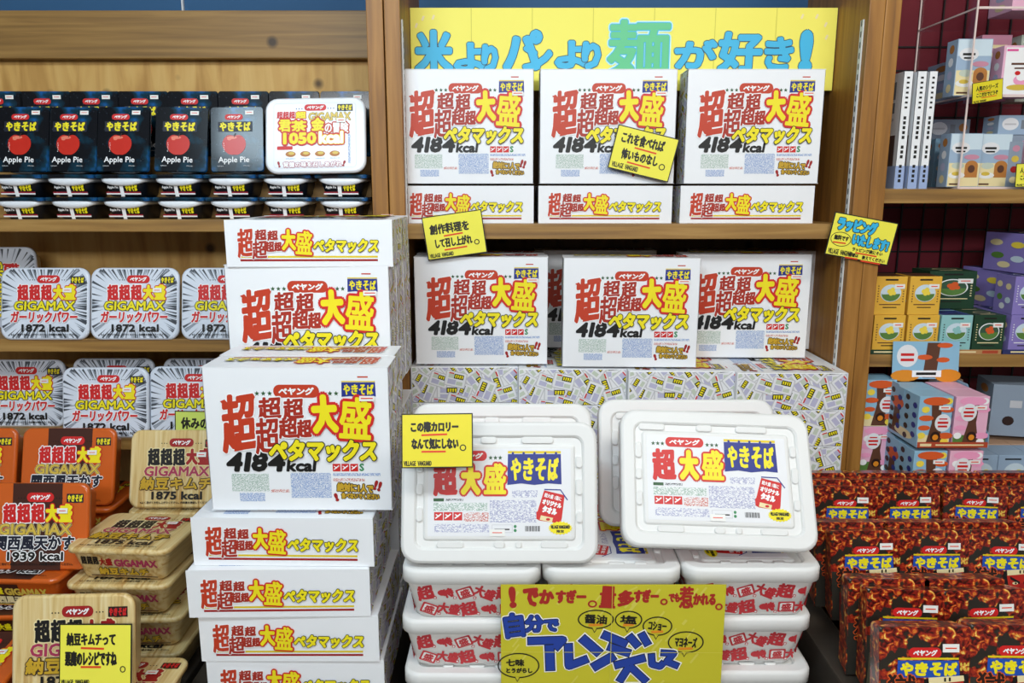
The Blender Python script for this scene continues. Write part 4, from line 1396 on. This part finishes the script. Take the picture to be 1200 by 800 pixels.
def make_globe_box(body, glass, plant, ink, w=.083, h=.102, d=.083, top=None):
    t = empty('toy_box', '', 'box')
    b = MB(); b.box(-w / 2, w / 2, 0, d, 0, h, body, .0012)
    a = Art(0, 0, 100, 120, w, h)
    globe_art(a, w, h, glass, plant, ink)
    b.art(a, frame((-w / 2, 0, 0), (1, 0, 0), (0, 0, 1), (0, -1, 0)))
    tp = Art(0, 0, 100, 100, w, d)
    tp.rect(4, 4, 96, 96, top or body, 0); tp.ring(50, 50, 26, 22, 4, ink, 1); tp.rect(26, 80, 74, 88, ink, 1)
    b.art(tp, frame((-w / 2, 0, h), (1, 0, 0), (0, 1, 0), (0, 0, 1)))
    sd = Art(0, 0, 100, 120, d, h)
    for i, (x, y) in enumerate(((25, 30), (70, 35), (30, 70), (72, 78), (45, 98))):
        sd.ell(x, y, 14, 10, ('cream', plant, 'leaf_green', 'glass_blue', ink)[i], 1, 12)
    b.art(sd, frame((-w / 2, d, 0), (0, -1, 0), (0, 0, 1), (-1, 0, 0)))
    b.build('body', t)
    st = MB(); st.box(w * .1, w * .42, -.0018, -.0014, h * .68, h * .8, 'sticker'); st.box(w * .16, w * .36, -.0021, -.0018, h * .73, h * .755, 'marker_red'); st.build('price_sticker', t)
    return Kind(t, 'box')


yb = make_globe_box('box_yellow', 'glass_blue', 'blossom', 'trunk_brown', top='trunk_brown')
tb = make_globe_box('box_teal', 'glass_blue', 'box_teal', 'ink', top='navy')
gb = make_globe_box('box_green', 'dark', 'leaf_orange', 'cream', top='box_green')
pb = make_globe_box('box_purple', 'glass_blue', 'cream', 'paper_white', top='box_navy')
ZY = H_(-.4235)
LIP = .012
for (x0, x1, c_, w_) in ((1018, 1099, 'box_green', 'yellow'), (1100, 1174, 'tan_strip', 'teal and dark green'), (1176, 1290, 'box_navy', 'purple')):
    a0, a1 = X(x0, 410, 2.0), X(x1, 410, 2.0)
    b = MB(); b.box(a0, a1, 2.002, 2.30, ZY, ZY + .002, c_); b.box(a0, a1, 2.002, 2.004, ZY + .002, ZY + LIP, c_)
    ar = Art(0, 0, 100, 12, a1 - a0, LIP); ar.rect(8, 4, 60, 8, 'cream', 0); ar.rect(70, 2, 95, 10, 'rust_strip', 0)
    b.art(ar, frame((a0, 2.002, ZY), (1, 0, 0), (0, 0, 1), (0, -1, 0)))
    tag(b.build('display_tray'), 'thin card tray with printed lip under the %s toy boxes' % w_, 'tray', 'thin display trays on the right shelf')
zb = ZY + .0022
x0s = [X(p_, 390, 2.01) for p_ in (1041, 1080, 1119, 1157, 1199)]
for i, (kd, nm) in enumerate(((yb, 'yellow'), (yb, 'yellow'), (tb, 'teal'), (gb, 'dark green'), (pb, 'purple'))):
    kd.spawn('%s toy box in the bottom front row, %s from the pine upright' % (nm, ORD[i]), 'toy boxes on the right shelf', STAND, x0s[i] + (0, .001, .001, .002, .004)[i], 2.006, zb)
    for d_ in range(2):
        kd.spawn('%s toy box %s behind the bottom front row, %s from the upright' % (nm, ('next', 'deepest')[d_], ORD[i]), 'toy boxes on the right shelf', STAND, x0s[i] + (0, .001, .001, .002, .004)[i], 2.092 + d_ * .086, zb)
zb2 = zb + .1025
for i, (kd, nm, px) in enumerate(((yb, 'yellow', 1033), (yb, 'yellow', 1072), (pb, 'purple', 1199))):
    kd.spawn('%s globe toy box in the second layer, %s' % (nm, ('behind the blue lettered card', 'right of the blue lettered card', 'at the right picture edge')[i]), 'toy boxes on the right shelf', STAND, (x0s[0] - .004 if i == 0 else x0s[1] - .002 if i == 1 else x0s[4] + .004), 2.008, zb2)
# wide dark green box and the purple display stack behind
wide = make_globe_box('box_green', 'dark', 'leaf_orange', 'cream', .13, .105, .10)
wide.spawn('wide dark green box lying behind the yellow toy boxes', None, (0, 0, 0), X(1122, 345, 2.14) - .03, 2.115, zb2)
pdk = make_globe_box('box_purple', 'glass_blue', 'blossom', 'cream', .16, .105, .17, top='box_navy')
pdk.spawn('big purple display box with toy pictures on top of the purple toy boxes', 'purple display boxes', (0, 0, 8), X(1215, 285, 2.09) + .018, 2.03, zb2 + .104)
pdk.spawn('big dark blue and purple display box below the topmost purple one', 'purple display boxes', (0, 0, 10), X(1215, 340, 2.11) - .02, 2.108, zb2)


def make_tree_box(kind):
    w, h, d = .083, .128, .074
    t = empty('toy_box', '', 'box')
    body, leaf, lf2 = (('box_sky', 'leaf_orange', 'blossom') if kind == 'orange' else ('box_pink', 'leaf_pink', 'white'))
    b = MB(); b.box(-w / 2, w / 2, 0, d, 0, h, body, .0012)
    a = Art(0, 0, 100, 153, w, h)
    a.rect(1, 118, 99, 152, 'cream' if kind == 'orange' else 'leaf_green', 0)
    a.poly([(36, 20), (70, 20), (66, 80), (80, 150), (28, 150), (42, 80)], 'trunk_brown', 1)
    for (cx, cy, rx, ry) in ((50, 14, 40, 13), (24, 66, 22, 9), (84, 40, 20, 9), (20, 96, 18, 8), (86, 120, 22, 10)):
        a.ell(cx, cy, rx, ry, leaf, 2, 16)
    for (cx, cy) in ((20, 40), (86, 14), (14, 120), (84, 138)):
        a.ell(cx, cy, 12, 10, lf2, 2, 12)
    a.ell(56, 122, 15, 15, 'deep_brown', 3, 16); a.ell(56, 125, 9, 9, 'orange_mark', 4, 12)
    bx, by = (74, 80) if kind == 'orange' else (40, 48)
    a.ell(bx, by, 24, 27, 'paper_white', 5, 22); a.rect(bx - 12, by - 14, bx + 12, by - 10, 'red', 6); a.rect(bx - 16, by - 4, bx + 16, by + 3, 'red', 6); a.rect(bx - 14, by + 8, bx + 14, by + 14, 'red', 6)
    b.art(a, frame((-w / 2, 0, 0), (1, 0, 0), (0, 0, 1), (0, -1, 0)))
    sd = Art(0, 0, 100, 153, d, h)
    for i in range(9):
        sd.ell(25 + 50 * (i % 2), 18 + 15 * i, 14, 9, ('deep_brown', 'navy')[i % 2], 1, 10)
    b.art(sd, frame((-w / 2, d, 0), (0, -1, 0), (0, 0, 1), (-1, 0, 0)))
    b.build('body', t)
    st = MB(); st.box(w * .08, w * .42, -.0024, -.002, h * .74, h * .82, 'sticker'); st.box(w * .14, w * .36, -.0027, -.0024, h * .77, h * .79, 'marker_red'); st.build('price_sticker', t)
    return Kind(t, 'box')


ot, pt = make_tree_box('orange'), make_tree_box('pink')
yf = 1.83
xa, xb = X(1097, 495, yf), X(1139, 495, yf) + .001
for lv in range(2):
    zb_ = ZR + lv * .1405
    x0, x1 = xa - .043, xb + .043
    b = MB()
    b.box(x0, x1, yf - .003, yf + .155, zb_, zb_ + .002, 'rust_strip'); b.box(x0, x1, yf - .003, yf - .001, zb_ + .002, zb_ + .014, 'rust_strip')
    for xx in (x0 - .0012, x1):
        b.add([(xx, yf - .003, zb_), (xx, yf + .155, zb_), (xx, yf + .155, zb_ + .135), (xx, yf + .11, zb_ + .135), (xx, yf - .003, zb_ + .03),
               (xx + .0012, yf - .003, zb_), (xx + .0012, yf + .155, zb_), (xx + .0012, yf + .155, zb_ + .135), (xx + .0012, yf + .11, zb_ + .135), (xx + .0012, yf - .003, zb_ + .03)],
              [(4, 3, 2, 1, 0), (5, 6, 7, 8, 9)] + [(i, (i + 1) % 5, 5 + (i + 1) % 5, 5 + i) for i in range(5)], 'box_sky')
    sd = Art(0, 0, 100, 70, .152, .135)
    sd.poly([(16, 66), (20, 30), (38, 30), (42, 66)], 'trunk_brown', 0); sd.ell(30, 24, 20, 8, 'leaf_orange', 1, 14); sd.ell(56, 60, 30, 6, 'cream', 1, 14)
    b.art(sd, frame((x0 - .0012, yf + .152, zb_), (0, -1, 0), (0, 0, 1), (-1, 0, 0)))
    lipart = Art(0, 0, 100, 8, x1 - x0, .014); lipart.rect(4, 2, 20, 6, 'cream', 0); lipart.rect(26, 3, 94, 5, 'cream', 0)
    b.art(lipart, frame((x0, yf - .003, zb_), (1, 0, 0), (0, 0, 1), (0, -1, 0)))
    dt = empty('display_box', 'sky blue display box with slanted sides, %s of the two' % ('lower', 'upper, with a picture header')[lv], 'box', 'tree toy display boxes')
    b.build('shell', dt)
    if lv:
        hd = MB()
        Mh = Matrix.Translation((x0 + .088, yf + .1525, zb_ + .138)) @ Matrix.Rotation(R(-6), 4, 'X')
        hd.box(-.088, .088, 0, .0012, 0, .10, 'box_sky', 0, Mh)
        ha = Art(0, 0, 100, 57, .176, .10)
        ha.poly([(52, 2), (72, 2), (66, 55), (46, 55)], 'trunk_brown', 0); ha.ell(20, 52, 22, 9, 'orange_mark', 0, 14); ha.ell(84, 52, 20, 10, 'orange_mark', 0, 14); ha.ell(78, 6, 12, 4, 'leaf_orange', 1, 12); ha.ell(48, 24, 12, 4, 'leaf_orange', 1, 12); ha.ell(76, 28, 10, 4, 'leaf_orange', 1, 12)
        ha.ell(22, 22, 16, 17, 'paper_white', 1, 20); ha.rect(12, 18, 32, 22, 'red', 2); ha.rect(12, 26, 32, 30, 'red', 2); ha.rect(30, 44, 74, 54, 'white', 2); ha.rect(36, 47, 66, 51, 'ink', 3)
        hd.art(ha, Mh @ frame((-.088, 0, 0), (1, 0, 0), (0, 0, 1), (0, -1, 0)))
        hd.build('header_card', dt, 'printed picture header standing at the back')
    for (kd, xx, nm) in ((ot, xa, 'orange leaved tree'), (pt, xb, 'pink blossom tree')):
        kd.spawn('toy box with an %s in front of the %s display box' % (nm, ('lower', 'upper')[lv]) if nm[0] == 'o' else 'toy box with a %s in front of the %s display box' % (nm, ('lower', 'upper')[lv]), 'tree toy boxes', STAND, xx, yf, zb_ + .0022)
        kd.spawn('toy box with %s tucked behind in the %s display box' % (nm, ('lower', 'upper')[lv]), 'tree toy boxes', STAND, xx, yf + .0755, zb_ + .0022)
for k, (kd, nm) in enumerate(((pt, 'pink blossom tree'), (ot, 'orange leaved tree'))):
    kd.spawn('toy box with %s beside the pine upright, %s' % (nm, ('lower', 'upper')[k]), 'tree toy boxes', STAND, .982, 1.975, ZR + .0205 + k * .1285)
m = MB(); m.box(.94, 1.026, 1.97, 2.07, ZR, ZR + .02, 'carton_dark', .001); tag(m.build('carton_base'), 'dark card base under the two toy boxes beside the upright', 'box')


def simple_box(label, body, w, h, d, x, y, z, draw, rz=0, group=None, name='toy_box'):
    t = empty(name, label, 'box', group)
    b = MB(); b.box(-w / 2, w / 2, 0, d, 0, h, body, .0012)
    a = Art(0, 0, 100, 100 * h / w, w, h)
    draw(a, 100 * h / w)
    b.art(a, frame((-w / 2, 0, 0), (1, 0, 0), (0, 0, 1), (0, -1, 0)))
    sd = Art(0, 0, 100, 100, d, h)
    for i in range(4):
        sd.ell(50, 16 + i * 23, 22, 8, ('bun_brown', 'white', 'lavender', 'cream')[i], 0, 12)
    b.art(sd, frame((-w / 2, d, 0), (0, -1, 0), (0, 0, 1), (-1, 0, 0)))
    b.build('body', t)
    t.location = (x, y, z)
    t.rotation_euler = (0, 0, R(rz))
    return t


def dcafe(a, h):
    a.rect(2, 2, 98, h * .3, 'glass_blue', 0); a.rect(2, h * .55, 98, h - 2, 'cream', 0)
    a.ell(34, h * .27, 28, 18, 'paper_white', 1, 20); a.rect(16, h * .25, 52, h * .29, 'ink', 2); a.rect(20, h * .32, 48, h * .35, 'ink', 2)
    a.poly([(52, h * .82), (52, h * .62)] + [(72 + 20 * math.cos(t), h * .6 - 16 * math.sin(t)) for t in [math.pi * (1 - i / 8) for i in range(9)]] + [(92, h * .82)], 'bun_brown', 1)
    a.ell(72, h * .66, 11, 12, 'trunk_brown', 2, 14); a.ell(30, h * .6, 20, 10, 'sage', 1, 12); a.ell(28, h * .78, 26, 10, 'bowl_white', 2, 16); a.ell(26, h * .75, 14, 6, 'gold', 3, 12); a.ell(70, h * .44, 24, 8, 'box_rose', 1, 14)
    a.rect(8, h * .93, 40, h * .96, 'trunk_brown', 1)


def dpink(a, h):
    a.rect(6, 6, 94, h - 6, 'white', 0); a.rect(8, 10, 40, 16, 'pink_letter', 1); a.rect(24, h * .34, 76, h * .38, 'trunk_brown', 1); a.rect(34, h * .43, 66, h * .46, 'trunk_brown', 1)
    a.ell(56, h * .68, 22, 14, 'leaf_pink', 1, 16); a.ell(56, h * .62, 14, 10, 'white', 2, 14); a.ell(44, h * .54, 8, 6, 'red', 3, 10); a.ell(50, h * .82, 34, 8, 'gold', 2, 16)


def dplain(a, h):
    a.ell(28, h * .45, 20, min(20, h * .32), 'paper_white', 0, 18); a.rect(14, h * .42, 42, h * .5, 'grey_line', 1); a.rect(54, h * .25, 66, h * .7, 'book_grey', 0); a.ell(84, h * .4, 10, min(10, h * .2), 'bun_brown', 0, 12)


def dmauve(a, h):
    a.rect(14, h * .15, 86, h * .2, 'cream', 0); a.rect(10, h * .27, 90, h * .33, 'cream', 0); a.ell(50, h * .7, 28, 14, 'bun_brown', 0, 14)


# acrylic case with cafe boxes
CX0, CX1, CY0, CY1 = 1.150, 1.72, 2.02, 2.30
cz = [H_(.0085), H_(.236), H_(.445)]
case = empty('acrylic_case', 'clear acrylic display case with shelves on the right upper board', 'case')
for z in cz:
    b = MB(); b.box(CX0 + .003, CX1, CY0, CY1, z, z + .004, 'clear_acrylic'); b.build('shelf_plate', case)
    b = MB(); b.box(CX0 + .003, CX1, CY0 - .002, CY0 - .0002, z - .0008, z + .0048, 'acrylic_edge'); b.box(CX0 - .0022, CX0 - .0002, CY0, CY1, z, z + .004, 'acrylic_edge'); b.build('edge_strip', case)
b = MB(); b.box(CX0, CX0 + .003, CY0, CY1, cz[0], H_(.56), 'clear_acrylic'); b.build('side_plate', case)
b = MB()
for y in (CY0 - .003, CY1 - .003):
    b = MB()
    b.box(CX0 - .0022, CX0 + .0018, y, y + .003, cz[0], H_(.56), 'acrylic_edge')
    b.build('post_strip', case)
cf = 'cafe picture boxes in the acrylic case'
y_ = 2.035
z1 = cz[0] + .0045
z2_ = cz[1] + .0045
simple_box('cafe picture box in the lower tier of the case, the left of two front ones', 'box_blue', .083, .135, .05, X(1131, 185, y_), y_, z1, dcafe, group=cf)
simple_box('cafe picture box in the lower tier of the case, the right of two front ones', 'box_blue', .083, .135, .05, X(1131, 185, y_) + .0835, y_ + .012, z1, dcafe, group=cf)
for i in range(2):
    simple_box('slim blue box at the left end of the lower tier, %s' % ('outer one', 'inner one')[i], 'box_sky', .03 if i else .034, .13, .06, CX0 + .02 + i * .0335, 2.155 - i * .02, z1, lambda a, h: [a.ell(50, h * (.15 + .23 * q), 26, 22, ('bun_brown', 'white', 'cream', 'grey_line')[q], 0, 14) for q in range(4)], group=cf)
simple_box('flat pale box lying at the back left of the lower tier', 'box_grey', .12, .055, .08, CX0 + .068, 2.218, z1 + .131, dplain, group=cf)
simple_box('flat white and blue box lying above the front cafe boxes', 'box_blue', .11, .05, .07, CX0 + .19, 2.10, z1 + .136, dplain, group=cf)
simple_box('tall grey box supporting the flat pale box at the back', 'box_grey', .12, .13, .078, CX0 + .068, 2.219, z1, dplain, group=cf)
simple_box('tall grey box supporting the flat white and blue box', 'box_grey', .11, .135, .07, CX0 + .19, 2.10, z1, dplain, group=cf)
simple_box('slim grey blue box right of the cafe boxes', 'box_grey', .035, .115, .06, X(1186, 190, 2.04) + .01, 2.045, z1, lambda a, h: [a.ell(50, h * (.15 + .23 * q), 28, 24, ('box_rose', 'gold', 'red_deep', 'cream')[q], 0, 14) for q in range(4)], group=cf)
simple_box('pale pink picture box at the right picture edge in the lower tier', 'box_pink', .08, .12, .05, X(1215, 190, 2.04) + .028, 2.04, z1, dpink, group=cf)
simple_box('cafe picture box in the upper tier of the case', 'box_blue', .088, .138, .05, X(1143, 80, 2.03), 2.04, z2_, dcafe, group=cf)
simple_box('pink and white sweets picture box in the upper tier', 'box_pink', .09, .125, .05, X(1193, 65, 2.05) + .012, 2.055, z2_, dpink, group=cf)
simple_box('mauve box standing at the back of the upper tier', 'box_rose', .08, .17, .06, X(1162, 60, 2.2) - .012, 2.16, z2_, dmauve, group=cf)
simple_box('olive and mauve box right at the back of the upper tier', 'sage', .08, .172, .06, X(1205, 60, 2.2), 2.17, z2_, dmauve, group=cf)
simple_box('long pale blue box along the left side of the upper tier', 'box_blue', .05, .10, .15, CX0 + .031, 2.09, z2_, lambda a, h: [a.ell(50, h * (.15 + .23 * q), 22, 16, ('bun_brown', 'white', 'cream', 'grey_line')[q], 0, 14) for q in range(4)], group=cf)
simple_box('pale box on top tier of the acrylic case', 'box_pink', .2, .10, .1, 1.36, 2.06, cz[2] + .0045, dplain, group=cf)

# white books left of the case
for i, px in enumerate((1060, 1076, 1089)):
    t = empty('book', 'tall white book with a printed spine beside the acrylic case, %s from the pine upright' % ORD[i], 'book', 'white books on the right shelf')
    th, hh, dd = .0235 if i < 2 else .021, .285, .2
    b = MB()
    b.box(-th / 2, -th / 2 + .001, 0, dd, 0, hh, 'book_white'); b.box(th / 2 - .001, th / 2, 0, dd, 0, hh, 'book_white'); b.box(-th / 2, th / 2, 0, .001, 0, hh, 'book_white')
    a = Art(0, 0, 11, 135, th, hh)
    a.rect(0.1, 108, 10.9, 134.9, 'book_blue', 0);
    for q in range(22):
        if q not in (7, 13, 17):
            a.rect(4, 6 + q * 5.6, 7.2, 6 + q * 5.6 + (2.2 if q < 7 else 3.6), 'ink', 1)
    b.art(a, frame((-th / 2, 0, 0), (1, 0, 0), (0, 0, 1), (0, -1, 0)))
    cv = Art(0, 0, 100, 135, dd, hh)
    cv.rect(1, 108, 99, 134, 'book_blue', 0); cv.rect(1, 72, 92, 108, 'book_brown', 0); cv.rect(8, 10, 84, 30, 'book_grey', 0); cv.rect(8, 34, 84, 46, 'book_grey', 0); cv.rect(8, 52, 84, 55, 'grey_line', 0)
    b.art(cv, frame((-th / 2, dd, 0), (0, -1, 0), (0, 0, 1), (-1, 0, 0)))
    b.build('cover', t)
    pg = MB(); pg.box(-th / 2 + .0012, th / 2 - .0012, .0012, dd - .003, .003, hh - .003, 'cream'); pg.build('pages', t)
    t.location = (X(px, 150, 1.99) - .001, 1.992, H_(.0082))
# goods low in the right bay
cg = 'low boxes in the right bay'


def dglobe(a, h):
    a.ell(54, h * .55, 34, 30, 'glass_blue', 0, 22); a.ell(54, h * .68, 28, 15, 'bun_brown', 1, 18); a.ell(48, h * .55, 16, 9, 'white', 2, 12); a.ell(66, h * .55, 12, 10, 'blossom', 2, 12); a.rect(20, h * .1, 70, h * .15, 'ink', 0)


for i in range(3):
    simple_box('pale blue box with a bowl picture standing beside the tree boxes, %s' % ('nearest them', 'next to the right', 'at the picture edge')[i], 'box_blue', .085, .085, .085, xb + .096 + i * .0865, 1.925, ZR + .001, dglobe, group=cg)
    simple_box('beige topped box in the row behind the bowl boxes, %s' % ORD[i], 'box_beige', .085, .086, .085, xb + .096 + i * .0865, 2.012, ZR + .001, dplain, group=cg)
simple_box('beige box with a dark round emblem behind the tree boxes', 'box_beige', .10, .13, .08, xb + .115, 2.16, ZR + .001 + .102, lambda a, h: [a.rect(2, 2, 98, h * .5, 'box_grey', 0), a.ell(60, h * .3, 26, 24, 'navy_black', 1, 20), a.ring(60, h * .3, 20, 17, 5, 'glass_blue', 2)], group=cg)
simple_box('tall carton underneath the beige box with the round emblem', 'box_beige', .10, .102, .08, xb + .115, 2.16, ZR + .0005, dplain, group=cg)
simple_box('grey blue display box turned aside at the right picture edge', 'box_grey', .15, .145, .12, xb + .255, 2.03, ZR + .001 + .102, lambda a, h: [a.ell(30, h * .7, 10, 9, 'deep_brown', 0, 12), a.rect(30, h * .3, 50, h * .44, 'grey_line', 0)], rz=-12, group=cg)
